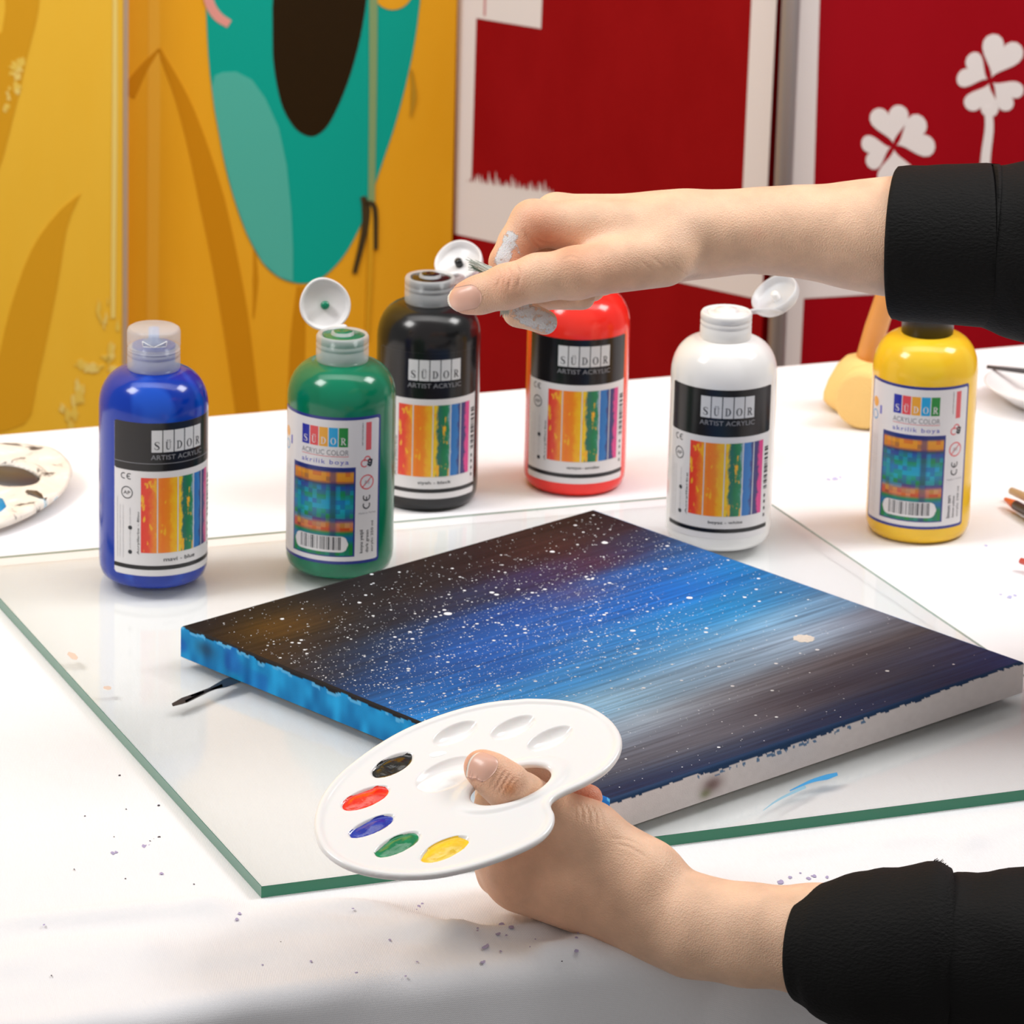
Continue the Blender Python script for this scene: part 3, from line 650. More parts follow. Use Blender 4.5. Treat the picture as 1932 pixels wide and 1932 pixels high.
def serif(ch):
    """old-style serif capitals in a unit box"""
    f = Flat()
    if ch in 'DR':
        f.rect(.17, .33, 0, 1); f.rect(.03, .45, 0, .05); f.rect(.03, .45, .95, 1)
    if ch == 'D':
        t = np.linspace(-math.pi / 2, math.pi / 2, 15); f.rib([(.33 + .5 * math.cos(a), .5 + .475 * math.sin(a)) for a in t], [.025, .06, .11, .06, .025])
    if ch == 'R':
        t = np.linspace(-math.pi / 2, math.pi / 2, 13); f.rib([(.35 + .36 * math.cos(a), .73 + .245 * math.sin(a)) for a in t], [.025, .06, .1, .06, .025])
        f.rib([(.42, .48), (.6, .3), (.78, .04), (.97, .02)], [.08, .09, .07, .03])
    if ch == 'O':
        t = np.linspace(0, 2 * math.pi, 33); V = [(.5 + a * math.cos(x), .5 + b * math.sin(x)) for x in t for a, b in ((.28, .46), (.47, .51))]
        f.add((V, [(2 * i, 2 * i + 1, 2 * i + 3, 2 * i + 2) for i in range(32)]))
    if ch == 'U':
        f.rect(.14, .3, .3, .98); f.rect(.72, .78, .3, .98); f.rect(.02, .42, .94, .99); f.rect(.6, .92, .94, .99)
        t = np.linspace(math.pi, 2 * math.pi, 13); f.rib([(.485 + .265 * math.cos(a), .3 + .27 * math.sin(a)) for a in t], [.08, .06, .03, .03])
        for x in (.33, .67): f.ring(x, 1.17, .04, .08)
    if ch == 'S':
        f.rib([(.82, .78), (.76, .93), (.5, .975), (.26, .88), (.24, .7), (.45, .55), (.66, .43), (.79, .26), (.72, .09), (.48, .025), (.24, .08), (.15, .26)], [.05, .03, .03, .06, .09, .1, .1, .09, .06, .03, .03, .05])
    return np.array(f.V), f.F
def put(vf, x, z, sx_, sz): return np.asarray(vf[0]) * np.array([sx_, sz]) + np.array([x, z]), vf[1]

def stripe_mat():
    k = NT('rainbow_print'); uv = k.n('ShaderNodeUVMap'); sp = k.n('ShaderNodeSeparateXYZ'); k.l(uv.outputs[0], sp.inputs[0])
    mp = k.n('ShaderNodeMapping'); mp.inputs['Scale'].default_value = (7, 5, 1); k.l(uv.outputs[0], mp.inputs[0])
    nz = k.n('ShaderNodeTexNoise', Scale=1.6, Detail=4.0, Roughness=.65); k.l(mp.outputs[0], nz.inputs['Vector'])
    m1 = k.n('ShaderNodeMath', _operation='SUBTRACT'); k.l(nz.outputs['Fac'], m1.inputs[0]); m1.inputs[1].default_value = .5
    wv = k.n('ShaderNodeMath', _operation='MULTIPLY_ADD'); k.l(m1.outputs[0], wv.inputs[0]); wv.inputs[1].default_value = .12; k.l(sp.outputs[0], wv.inputs[2])
    rp = k.n('ShaderNodeValToRGB'); cr = rp.color_ramp
    st = [(0, '#e0352a'), (.09, '#e5452a'), (.19, '#f0932b'), (.26, '#ee7a22'), (.34, '#ec861d'), (.40, '#f0b322'), (.50, '#f0c929'), (.53, '#2c6b62'), (.60, '#1f7a4c'), (.66, '#23855c'), (.685, '#9ab3c9'), (.70, '#2a6fb8'), (.79, '#2f79bd'), (.82, '#39427f'), (.91, '#3a2d6b'), (.935, '#d83a86')]
    while len(cr.elements) < len(st): cr.elements.new(.5)
    for e, (p, c) in zip(cr.elements, st): e.position = p; e.color = (*lin(c), 1)
    k.l(wv.outputs[0], rp.inputs[0])
    # yellow and blue runs inside the bars
    n2 = k.n('ShaderNodeTexNoise', Scale=1.0, Detail=5.0); mp2 = k.n('ShaderNodeMapping'); mp2.inputs['Scale'].default_value = (14, 5, 1); mp2.inputs['Location'].default_value = (3, 1, 0)
    k.l(uv.outputs[0], mp2.inputs[0]); k.l(mp2.outputs[0], n2.inputs['Vector'])
    r2_ = k.n('ShaderNodeValToRGB'); r2_.color_ramp.elements[0].position = .58; r2_.color_ramp.elements[1].position = .63; k.l(n2.outputs['Fac'], r2_.inputs[0])
    lt = k.n('ShaderNodeMath', _operation='LESS_THAN'); k.l(sp.outputs[0], lt.inputs[0]); lt.inputs[1].default_value = .68
    mm = k.n('ShaderNodeMath', _operation='MULTIPLY'); k.l(lt.outputs[0], mm.inputs[0]); k.l(r2_.outputs[0], mm.inputs[1])
    mx = k.n('ShaderNodeMix', _data_type='RGBA'); k.l(mm.outputs[0], mx.inputs[0]); k.l(rp.outputs[0], mx.inputs[6]); mx.inputs[7].default_value = (*lin('#efae24'), 1)
    k.l(mx.outputs[2], k.b.inputs['Base Color']); k.b.inputs['Roughness'].default_value = .3; return k.m
def plaid_mat():
    k = NT('plaid_print'); uv = k.n('ShaderNodeUVMap'); sp = k.n('ShaderNodeSeparateXYZ'); k.l(uv.outputs[0], sp.inputs[0])
    def ramp(src, st, mode='LINEAR'):
        rp = k.n('ShaderNodeValToRGB'); cr = rp.color_ramp; cr.interpolation = mode
        while len(cr.elements) < len(st): cr.elements.new(.5)
        for e, (p, c) in zip(cr.elements, st): e.position = p; e.color = (*lin(c), 1)
        k.l(src, rp.inputs[0]); return rp.outputs[0]
    br = k.n('ShaderNodeTexNoise', Scale=1.0, Detail=2.0); mp = k.n('ShaderNodeMapping'); mp.inputs['Scale'].default_value = (11, 15, 1); k.l(uv.outputs[0], mp.inputs[0])
    sn = k.n('ShaderNodeVectorMath', _operation='SNAP'); k.l(mp.outputs[0], sn.inputs[0]); sn.inputs[1].default_value = (.8, .8, 1); 
    wn = k.n('ShaderNodeTexWhiteNoise'); k.l(sn.outputs[0], wn.inputs['Vector'])
    hz = ramp(sp.outputs[1], [(0, '#12803f'), (.12, '#157a3a'), (.2, '#1b63a4'), (.26, '#12803f'), (.30, '#d23a20'), (.36, '#dd8b1f'), (.41, '#5a2f55'), (.45, '#168043'), (.52, '#1e9fb0'), (.62, '#178ec0'), (.70, '#148553'), (.78, '#1c4f9a'), (.82, '#2b2c54'), (.86, '#d0801c'), (.94, '#d8901f'), (.965, '#1a2a6e')])
    cell = ramp(wn.outputs['Value'], [(0, '#1b4fa0'), (.25, '#15a0c4'), (.5, '#14873c'), (.7, '#1a8f7c'), (.88, '#3b3a8e')], 'CONSTANT')
    mx = k.n('ShaderNodeMix', _data_type='RGBA'); k.l(hz, mx.inputs[6]); k.l(cell, mx.inputs[7])
    dv = ramp(sp.outputs[1], [(0, '#808080'), (.26, '#404040'), (.42, '#c0c0c0'), (.78, '#b0b0b0'), (.83, '#202020')]); k.l(dv, mx.inputs[0])
    wn2 = k.n('ShaderNodeTexWhiteNoise'); ofs = k.n('ShaderNodeVectorMath', _operation='ADD'); ofs.inputs[1].default_value = (17, 5, 0); k.l(sn.outputs[0], ofs.inputs[0]); k.l(ofs.outputs[0], wn2.inputs['Vector'])
    warm = ramp(wn2.outputs['Value'], [(0, '#e09a20'), (.45, '#d86a1a'), (.65, '#b8761a'), (.8, '#c8361c'), (.92, '#3a2a40')], 'CONSTANT')
    wb = ramp(sp.outputs[1], [(0, '#000000'), (.28, '#000000'), (.30, '#b0b0b0'), (.37, '#b0b0b0'), (.39, '#000000'), (.84, '#000000'), (.86, '#b0b0b0'), (.95, '#b0b0b0'), (.97, '#000000')])
    mw = k.n('ShaderNodeMix', _data_type='RGBA'); k.l(wb, mw.inputs[0]); k.l(mx.outputs[2], mw.inputs[6]); k.l(warm, mw.inputs[7])
    vb = ramp(sp.outputs[0], [(0, '#000000'), (.12, '#000000'), (.15, '#707070'), (.19, '#000000'), (.62, '#000000'), (.66, '#d0d0d0'), (.72, '#d0d0d0'), (.76, '#000000')])
    m2 = k.n('ShaderNodeMix', _data_type='RGBA'); k.l(vb, m2.inputs[0]); k.l(mw.outputs[2], m2.inputs[6]); m2.inputs[7].default_value = (*lin('#232a6c'), 1)
    k.l(m2.outputs[2], k.b.inputs['Base Color']); k.b.inputs['Roughness'].default_value = .3; return k.m
M_str = stripe_mat(); M_pl = plaid_mat()
L_white = mat('label_white', '#dfdcdd', .3); L_black = mat('label_black', '#161517', .22); L_tile = mat('label_tile_grey', '#d6d6d8', .3)
L_ink = mat('label_ink', '#2b2d33', .4); L_grey = mat('label_grey_ink', '#8d8d92', .4); L_fine = mat('label_fine_print', '#b2b0b3', .4)
L_blue = mat('label_navy', '#2a3585', .3); L_vio = mat('label_violet_ink', '#5b5fc0', .4); L_redi = mat('label_red_ink', '#dd5a5e', .4)
CL_W, LZ0, LZ1 = .068, .0092, .0970
def sx(s): return (s - .5) * CL_W
R1, R2, R3 = BR + .00007, BR + .00014, BR + .00022
def logo(parent, s0, s1, z0, z1, tiles, letters):
    w_ = (sx(s1) - sx(s0)) / 5; f = Flat()
    for i, ch in enumerate('SUDOR'):
        x0 = sx(s0) + i * w_; patch('logo_tile', x0, x0 + w_ * .91, z0, z1, R2, tiles[i % len(tiles)], parent)
        f.add(put(serif(ch), x0 + w_ * .17, z0 + (z1 - z0) * .12, w_ * .58, (z1 - z0) * .36))
    f.build('logo_lettering', R3, letters, parent)
def ce(f, x, z, h, rot=False):
    V = Flat(); V.ring(.5, .5, .45, .14, math.radians(60), math.radians(300)); V.ring(1.55, .5, .45, .14, math.radians(60), math.radians(300)); V.rect(1.1, 1.6, .43, .57)
    a = np.array(V.V) * h
    if rot: a = np.stack([-a[:, 1], a[:, 0]], 1)
    f.add((a + np.array([x, z]), V.F))
def bars(f, x0, x1, z0, z1, n, rot, seed):
    r = random.Random(seed); t = 0
    ws = [r.choice((1, 1, 2, 3)) for _ in range(2 * n)]; T = sum(ws)
    for i, wd in enumerate(ws):
        a, b = t / T, (t + wd) / T; t += wd
        if i % 2 == 0:
            if rot: f.rect(x0, x1, z0 + a * (z1 - z0), z0 + b * (z1 - z0))
            else: f.rect(x0 + a * (x1 - x0), x0 + b * (x1 - x0), z0, z1)
def artist_label(root, name_txt, side_txt, thin_line):
    lab = patch('label', sx(0), sx(1), LZ0, LZ1, R1, L_white, root, .0012)
    patch('black_band', sx(0) + .0001, sx(1) - .0001, .0695, LZ1, R1 + .00003, L_black, lab, .0008)
    patch('black_stripe', sx(0), sx(1), .0128, .0152, R2, L_black, lab)
    patch('picture', sx(.245), sx(.91), .0226, .0658, R2, M_str, lab)
    for s in (.375, .545, .70, .80): patch('picture_line', sx(s), sx(s) + .0006, .0226, .0658, R3, L_tile, lab)
    logo(lab, .33, .80, .0805, .0930, [L_tile], L_ink)
    Flat().add(fit(flat_text('ARTIST ACRYLIC', 1), sx(.325), sx(.80), .0776, .0027)).build('lettering', R3, L_grey, lab)
    if thin_line: Flat().rect(sx(0), sx(1), .0738, .0740).build('fine_line', R3, L_grey, lab) if False else patch('fine_line', sx(0), sx(1), .0738, .0741, R2, L_grey, lab)
    f = Flat(); f.add(fit(flat_text(name_txt, 1, bold=.01), sx(.43), sx(.72), .0188, .0023))
    ce(f, sx(.07), .0642, .0034)
    f.add(fit(flat_text(side_txt, 1), .0215, .046, sx(.225), .0016, True))
    f.ring(sx(.125), .0565, .0033, .0005); f.add(fit(flat_text('AP', 1), sx(.095), sx(.155), .0565, .002))
    f.ring(sx(.155), .0225, .0006, .0012); f.ring(sx(.155), .0365, .0006, .0012)
    bars(f, sx(.935), sx(.985), .036, .0615, 16, True, 3)
    for zz in (.0195, .0235, .0275, .031): f.rect(sx(.945), sx(.965), zz, zz + .0018)
    tag(f.build('small_print', R3, L_ink, lab), kind='stuff')
    g = Flat()
    for s in (.035, .062, .092): g.add(fit(flat_text('acrylic paint water based for canvas wood paper fabric and ceramic', 1), .0185, .0535 if s < .06 else .049, sx(s), .0011, True))
    g.add(fit(flat_text('acrylic artist colour', 1), .0245, .035, sx(.155), .0012, True)); g.add(fit(flat_text('acrylic studio', 1), .0385, .048, sx(.155), .0012, True))
    g.build('fine_print', R3, L_fine, lab)
    return lab
def colour_label(root, t1, t2, t3):
    lab = patch('label', sx(0), sx(1), .0105, .0955, R1, L_blue, root, .0012)
    patch('white_field', sx(.02), sx(.98), .0122, .0938, R1 + .00003, L_white, lab, .0006)
    tl = [mat('tile_blue', '#2730a0', .3), mat('tile_red', '#df4a4e', .3), mat('tile_orange', '#e8a330', .3), mat('tile_cyan', '#1f9fd6', .3), mat('tile_green', '#1f8638', .3)]
    logo(lab, .30, .71, .0785, .0895, tl, L_white)
    Flat().add(fit(flat_text('ACRYLIC COLOR', 1), sx(.30), sx(.71), .0752, .0030)).build('lettering', R3, L_grey, lab)
    patch('red_line', sx(.30), sx(.71), .0728, .0731, R2, L_redi, lab)
    Flat().add(fit(flat_text('akrilik boya', 1, spacing=1.2), sx(.30), sx(.71), .0694, .0034)).build('lettering', R3, L_vio, lab)
    patch('picture', sx(.215), sx(.755), .0155, .0660, R2, M_pl, lab)
    patch('picture_border', sx(.20), sx(.77), .0148, .0667, R2 - .00003, L_blue, lab)
    patch('barcode_field', sx(.235), sx(.715), .0175, .0268, R3 - .00003, L_white, lab, .0042)
    f = Flat(); bars(f, sx(.30), sx(.66), .0188, .0264, 26, False, 5)
    ce(f, sx(.90), .0420, .0044, True)
    f.add(fit(flat_text(t1, 1, bold=.01), .0165, .0300, sx(.83), .0024, True)); f.add(fit(flat_text(t2, 1), .0165, .0295, sx(.882), .0024, True)); f.add(fit(flat_text(t3, 1), .0165, .0345, sx(.928), .0020, True))
    f.add(fit(flat_text('non toxic artist paint', 1), .0790, .0920, sx(.826), .0011, True))
    tag(f.build('small_print', R3, L_ink, lab), kind='stuff')
    g = Flat(); g.ring(sx(.87), .0575, .0040, .0007); g.rib([(sx(.87) - .0028, .0547), (sx(.87) + .0028, .0603)], [.0003, .0003])
    g.rect(sx(.855), sx(.905), .0760, .0920)
    g.ring(sx(.845), .0685, .0020, .0007, .6, 5.4); g.ring(sx(.87), .0705, .0018, .0007, -.5, 3.6)
    g.build('warning_marks', R2, L_redi, lab)
    h = Flat(); h.ring(sx(.893), .0695, .0010, .0009); h.rib([(sx(.87), .0680), (sx(.90), .0670), (sx(.915), .0705)], [.0005, .0006, .0003]); h.build('seal_mark', R3, L_ink, lab)
    q = Flat(); q.add(fit(flat_text('0-3', 1), sx(.85), sx(.89), .0575, .0022)); q.add(fit(flat_text('Made in Turkey', 1), sx(.80), sx(.96), .0395, .0012)); q.build('fine_print', R3, L_grey, lab)
    r = Flat()
    for s in (.05, .085, .12): r.add(fit(flat_text('acrylic paint water based for canvas wood paper fabric ceramic glass', 1), .016, .062, sx(s), .0012, True))
    r.build('fine_print', R3, L_fine, lab)
    patch('side_mark', sx(.145), sx(.168), .0750, .0800, R2, L_vio, lab)
    d = Flat(); d.ring(sx(.075), .0810, .0015, .003); d.build('side_mark', R2, tl[2], lab); d = Flat(); d.ring(sx(.075), .0735, .0026, .0007); d.build('side_mark', R2, tl[3], lab)
    return lab
def paint_mat(name, c1, c2=None, rough=.16):
    k = NT(name); b = k.b; b.inputs['Roughness'].default_value = rough; b.inputs['Coat Weight'].default_value = .12; b.inputs['Coat Roughness'].default_value = .12; b.inputs['Specular IOR Level'].default_value = .4
    tc = k.n('ShaderNodeTexCoord'); nz = k.n('ShaderNodeTexNoise', Scale=26.0, Detail=2.0, Distortion=1.4); mp = k.n('ShaderNodeMapping'); mp.inputs['Scale'].default_value = (1, 1, .45)
    k.l(tc.outputs['Object'], mp.inputs[0]); k.l(mp.outputs[0], nz.inputs['Vector']); rp = k.n('ShaderNodeValToRGB')
    rp.color_ramp.elements[0].position = .50; rp.color_ramp.elements[1].position = .62
    rp.color_ramp.elements[0].color = (*lin(c1), 1); rp.color_ramp.elements[1].color = (*lin(c2 or c1), 1)
    k.l(nz.outputs['Fac'], rp.inputs[0]); k.l(rp.outputs[0], b.inputs['Base Color']); return k.m
def plastic(name, col, f):
    k = NT(name); k.t.nodes.remove(k.b)
    tr = k.n('ShaderNodeBsdfTransparent'); tr.inputs[0].default_value = (.96, .97, .97, 1)
    df = k.n('ShaderNodeBsdfPrincipled'); df.inputs['Base Color'].default_value = (*lin(col), 1); df.inputs['Roughness'].default_value = .3
    mx = k.n('ShaderNodeMixShader'); mx.inputs[0].default_value = f; k.l(tr.outputs[0], mx.inputs[1]); k.l(df.outputs[0], mx.inputs[2]); k.l(mx.outputs[0], k.out.inputs[0]); return k.m
clear_cap = plastic('frosted_cap_plastic', '#e6e8ea', .42); white_cap = plastic('white_cap_plastic', '#f2f0ee', .88); lid_pl = plastic('translucent_lid_plastic', '#f0eff0', .80); lid_cl = plastic('clear_lid_plastic', '#eceef2', .5)
black_cap = mat('black_cap_plastic', '#1a1616', .35)
body_prof = [(.0235, 0), (.0262, .0008), (.0284, .0030), (.0296, .0065), (.0300, .0115)] + [(.03, .02 + i * .0155) for i in range(6)]
for i in range(11):
    a = i / 10 * math.pi / 2; body_prof.append((.0128 + .0172 * math.cos(a) ** .9, .0988 + .0206 * math.sin(a)))
body_prof += [(.0123, .1205), (.0118, .1215), (.0118, .1330)]
def bottle(nm, xpx, ybase, z, paint, cap, lab_mid, label, lid=None, drip=None):
    p = onz(xpx, ybase, z); rho = math.atan2(-p[0], p[1])
    root = empty('paint_bottle', p, rho); tag(root, label, 'paint bottle', 'acrylic paint bottles on the table')
    lr = empty('label_turn', (0, 0, 0)) if False else None
    V, F = lathe(body_prof, 72); b = mesh('body', V, F, paint, root, True)
    b.data.polygons[-1].use_smooth = False; b.data.polygons[-2].use_smooth = False
    return root, p, rho
def cap_base(root, material, paint=None, ztop=.1345, open_=True):
    pr = [(.0142, .1195), (.0145, .1205), (.0145, .1262), (.0142, .1266), (.0142, .1272), (.0145, .1276), (.0145, .1292), (.0141, .1296), (.0141, .1302), (.0145, .1306), (.0145, ztop - .0012), (.0138, ztop)]
    if open_: pr += [(.0128, ztop + .0001), (.0122, ztop - .0010), (.0065, ztop - .0011), (.0062, ztop + .0012), (.0050, ztop + .0014), (.0028, ztop + .0012), (.0022, ztop - .0015)]
    V, F = lathe(pr, 56); F = F[:-2] + [F[-1]]
    c = mesh('cap', V, F, material, root, True)
    if paint is not None:
        pv = [(.0001, ztop + .0012), (.0026, ztop + .0021), (.0052, ztop + .0015), (.0062, ztop - .0002), (.0100, ztop - .0006), (.0119, ztop - .0008), (.0112, ztop - .0014)]
        V, F = lathe(pv, 28, False)
        V = [(v[0] * (1 + .08 * math.sin(3 * math.atan2(v[1], v[0]) + 1)), v[1], v[2]) for v in V]
        mesh('paint_residue', V, F, paint, c, True)
    return c
def lid(root, rho, p, center_px, dep_off, nvec, material, nub, hinge_az):
    """round flip lid; nvec = direction its hollow side faces (world)"""
    P0 = P(center_px[0], center_px[1], float(np.dot(p - CAM, FWD)) + dep_off)
    nv = nrm(nvec); hz = p + np.array([math.sin(hinge_az) * .0138, -math.cos(hinge_az) * .0138, .1335])
    up = nrm((hz - P0) - nv * np.dot(hz - P0, nv)); side_ = np.cross(up, nv)
    pr = [(.0001, -.0016), (.0112, -.0014), (.0124, -.0002), (.0132, .0030), (.0140, .0032), (.0144, .0020), (.0142, -.0018), (.0128, -.0036), (.0001, -.0042)]
    V, F = lathe(pr, 48, False); Rz = Matrix.Rotation(-rho, 3, 'Z')
    def tr(v): return tuple(Rz @ Vector(tuple(P0 + side_ * v[0] + up * v[1] + nv * v[2] - p)))
    # the rim is drawn out to a lip opposite the hinge
    V2 = []
    for v in V:
        k = 1 + .10 * max(0, -v[1] / .0144) ** 3; V2.append(tr((v[0], v[1] * k, v[2])))
    l_ = mesh('flip_lid', V2, [f[::-1] for f in F], material, root, True)
    q, F = lathe([(.0024, -.0016), (.0024, .0022), (.0018, .0032), (.0001, .0034)], 18, False); mesh('lid_plug', [tr(v) for v in q], [f[::-1] for f in F], nub, l_, True)
    # hinge strap
    a = P0 + up * .0138; mid = (a + hz) / 2 + np.array([0, 0, .0006])
    V, F = tube([a - nv * .001, mid, hz], [.0012] * 3, 8)
    Rm = np.array(Rz)
    V = [(Rm @ ((np.array(v) - p) + side_ * np.dot((np.array(v) - p) - (hz - p), side_) * 3)) for v in V]
    mesh('hinge', V, F, material, l_, True)
    return l_
PB = paint_mat('blue_paint', '#0032a0', '#1a50c0'); PG = paint_mat('green_paint', '#04714f', '#057a58'); PK = paint_mat('black_paint', '#141415', '#1d1a1b', .2)
PR_ = paint_mat('red_paint', '#f02c22', '#f4372c'); PW = paint_mat('white_paint', '#eceae8', '#f0eeec'); PY = paint_mat('yellow_paint', '#f3c22b', '#f5c933')
def turn(objs, deg):
    for o in objs: o.rotation_euler.z = math.radians(deg)
FR = [('blue', 289, 1083, TZ + GZ, PB, 20, 'blue paint bottle with its clear cap closed'),
      ('green', 640, 1065, TZ + GZ, PG, -19, 'green paint bottle with navy-bordered label and open white lid'),
      ('black', 803, 939, TZ, PK, 0, 'black paint bottle standing behind the green one'),
      ('red', 1083, 911, TZ, PR_, 0, 'red paint bottle directly below the painting hand'),
      ('white', 1354, 1014, TZ + GZ, PW, -2, 'white paint bottle with clear lid open beside the canvas corner'),
      ('yellow', 1730, 1000, TZ, PY, -8, 'yellow paint bottle with black cap under the black sleeve')]
BT = {}
for nm, x, y, z, pm, mid, lb in FR:
    root, p, rho = bottle(nm, x, y, z, pm, None, mid, lb); BT[nm] = (root, p, rho)
    if nm in ('green', 'yellow'):
        lab = colour_label(root, 'koyu yeşil' if nm == 'green' else 'limon sarı', 'dark green' if nm == 'green' else 'lemon yellow', 'acrylic 250 ml')
    else:
        tx = {'blue': 'mavi - blue', 'black': 'siyah - black', 'red': 'vermiyon - vermillion', 'white': 'beyaz - white'}[nm]
        lab = artist_label(root, tx, {'blue': 'Acrylfarbe - Blau', 'black': 'Acrylfarbe', 'red': 'Acrylfarbe', 'white': 'Acrylfarbe'}[nm], nm == 'blue')
    lab.rotation_euler.z = math.radians(mid)
# caps
r_, p_, h_ = BT['blue']; c = cap_base(r_, clear_cap, None, .1318, False)
V, F = lathe([(.0145, .1322), (.0146, .1330), (.0146, .1405), (.0141, .1421), (.0128, .1429), (.0001, .1431)], 56, False); L = mesh('flip_lid', V, F, clear_cap, c, True)
V, F = lathe([(.0060, .1318), (.0060, .1350), (.0030, .1355), (.0030, .1425)], 24); mesh('spout', V, F, mat('spout_plastic', '#7f95c9', .4), c, True)
mb = MB()
for a, b in (((-.0065, .1385), (.0, .1355)), ((.0075, .1385), (.0, .1355)), ((-.0065, .1385), (-.0060, .1355)), ((.0075, .1385), (.0070, .1355)), ((-.006, .1355), (.007, .1355))):
    mb.add(tube([(*wrapv([(a[0] * 2, a[1])], .01475)[0],), (*wrapv([((a[0] + b[0]), (a[1] + b[1]) / 2)], .01475)[0],), (*wrapv([(b[0] * 2, b[1])], .01475)[0],)], [.00025] * 3, 6))
mb.build('lid_tab', mat('cap_edge_white', '#f4f4f6', .3), L, smooth=True)
r_, p_, h_ = BT['green']; cap_base(r_, clear_cap, PG); lid(r_, h_, p_, (613, 576), .012, (.12, -.93, .30), lid_pl, PG, math.radians(190))
r_, p_, h_ = BT['black']; cap_base(r_, clear_cap, PK); lid(r_, h_, p_, (866, 497), .012, -FWD * .76 - RGT * .22 + UPV * .58, lid_pl, PK, math.radians(125))
r_, p_, h_ = BT['white']; cap_base(r_, white_cap, PW); lid(r_, h_, p_, (1464, 560), .006, -FWD * .58 - RGT * .46 + UPV * .68, lid_cl, mat('lid_plug_white', '#eeeeee', .3), math.radians(105))
r_, p_, h_ = BT['red']; cap_base(r_, clear_cap, PR_, .1345); 
r_, p_, h_ = BT['yellow']
V, F = lathe([(.0140, .1192), (.0148, .1196), (.0150, .1400), (.0143, .1418), (.0001, .1422)], 56, False); cc = mesh('cap', V, F, black_cap, r_, True)
for i in range(0, 360, 9):
    pass

# ================================================================== PALETTE
D1 = 2.41
PN = nrm((0.0, -math.sin(math.radians(17)), math.cos(math.radians(17))))
PC = P(885, 1490, D1); e1 = nrm(np.array([1., 0, 0])); e2 = np.cross(PN, e1)
def pl(x, y):
    q = onplane(x, y, PC, PN) - PC; return np.array([q @ e1, q @ e2])
z6 = lambda pts: [(560 + x / 2.76, 1290 + y / 2.76) for x, y in pts]
outl = z6([(1200, 92), (1000, 112), (800, 160), (600, 235), (450, 315), (320, 405), (210, 500), (130, 610), (98, 720), (105, 800), (140, 870), (210, 930), (300, 972), (420, 1000), (560, 1012), (720, 1004), (880, 972), (1020, 929), (1150, 879), (1250, 829), (1305, 782), (1332, 735), (1334, 692), (1320, 662), (1316, 635), (1338, 605), (1400, 570), (1500, 525), (1600, 465), (1660, 400), (1685, 340), (1680, 280), (1640, 215), (1570, 160), (1480, 120), (1350, 98)])
O2 = np.array([pl(x, y) for x, y in outl]); O2 = catmull(np.vstack([O2, O2[:1]]), 3)[:-1]
def ell(c, mj, mn):
    """ellipse in the palette plane from its traced centre, one end and half width"""
    c, e = z6([c, mj]); a = pl(*c); u = pl(*e) - a; d = np.array(e) - np.array(c); pn = np.array([-d[1], d[0]]) / np.linalg.norm(d) * mn / 2.76
    v = pl(c[0] + pn[0], c[1] + pn[1]) - a; return a, np.linalg.inv(np.stack([u, v], 1)), np.stack([u, v], 1)
WELLS = {'black': ell((497, 430), (608, 378), 46), 'red': ell((358, 602), (486, 552), 46), 'blue': ell((390, 748), (512, 696), 38), 'green': ell((525, 843), (646, 788), 44), 'yellow': ell((770, 868), (898, 812), 48),
         'e1': ell((825, 265), (940, 215), 46), 'e2': ell((1125, 235), (1240, 187), 46), 'e3': ell((1318, 292), (1435, 240), 46), 'centre': ell((785, 478), (950, 412), 74)}
HOLE = ell((1115, 538), (1338, 462), 88)
h = .00065
lo2 = O2.min(0) - .004; hi2 = O2.max(0) + .004
X, lo, h = grid((lo2[0], lo2[1], -.0095), (hi2[0], hi2[1], .0045), h)
q2 = X[:, :, 0, :2].astype(float); d2 = np.full(q2.shape[:2], 9.); inside = np.zeros(q2.shape[:2], bool)
for i in range(len(O2)):
    a, b = O2[i], O2[(i + 1) % len(O2)]; d = b - a; t = np.clip(((q2 - a) @ d) / (d @ d), 0, 1); r = q2 - a - t[..., None] * d
    d2 = np.minimum(d2, np.sqrt((r * r).sum(-1)))
    cr = ((a[1] > q2[..., 1]) != (b[1] > q2[..., 1])) & (q2[..., 0] < (b[0] - a[0]) * (q2[..., 1] - a[1]) / (b[1] - a[1] + 1e-12) + a[0]); inside ^= cr
d2 = np.where(inside, -d2, d2)
def rho_of(E, q): return np.sqrt((((q - E[0]) @ E[1].T) ** 2).sum(-1))
hs = np.linalg.norm(HOLE[2][:, 1]); dh = -(rho_of(HOLE, q2) - 1) * hs * .8
dep_ = np.zeros_like(d2)
for k_, E_ in WELLS.items():
    r = rho_of(E_, q2); dd = .0042 if k_ != 'centre' else .0030
    dep_ += dd * np.clip(1 - r ** 2.4, 0, 1) ** .8
zt_ = .0010 - dep_; zb_ = -.0012 - dep_
Z3 = X[..., 2]
slab = np.maximum(Z3 - zt_[..., None], zb_[..., None] - Z3) * .75
slab = -smin(-slab, -np.broadcast_to(d2[..., None], slab.shape), .0012); slab = -smin(-slab, -np.broadcast_to(dh[..., None], slab.shape), .0012)
rim = np.sqrt((d2[..., None] + .0012) ** 2 + (Z3 - .0002) ** 2) - .0019; rimh = np.sqrt((dh[..., None] + .0012) ** 2 + (Z3 - .0004) ** 2) - .0018
fld = smin(smin(slab, rim, .0015), rimh, .0015)
V, Q = surface_nets(fld.astype(np.float32), lo, h, 3)
pal_m = NT('white_palette_plastic'); b_ = pal_m.b; b_.inputs['Base Color'].default_value = (*lin('#f0eeed'), 1); b_.inputs['Roughness'].default_value = .22; b_.inputs['Subsurface Weight'].default_value = .1; b_.inputs['Subsurface Scale'].default_value = .003
palette = mesh_np('paint_palette', V, Q, pal_m.m)
PM = Matrix.Identity(4)
for i in range(3): PM[i][0] = e1[i]; PM[i][1] = e2[i]; PM[i][2] = PN[i]; PM[i][3] = PC[i]
palette.matrix_world = PM
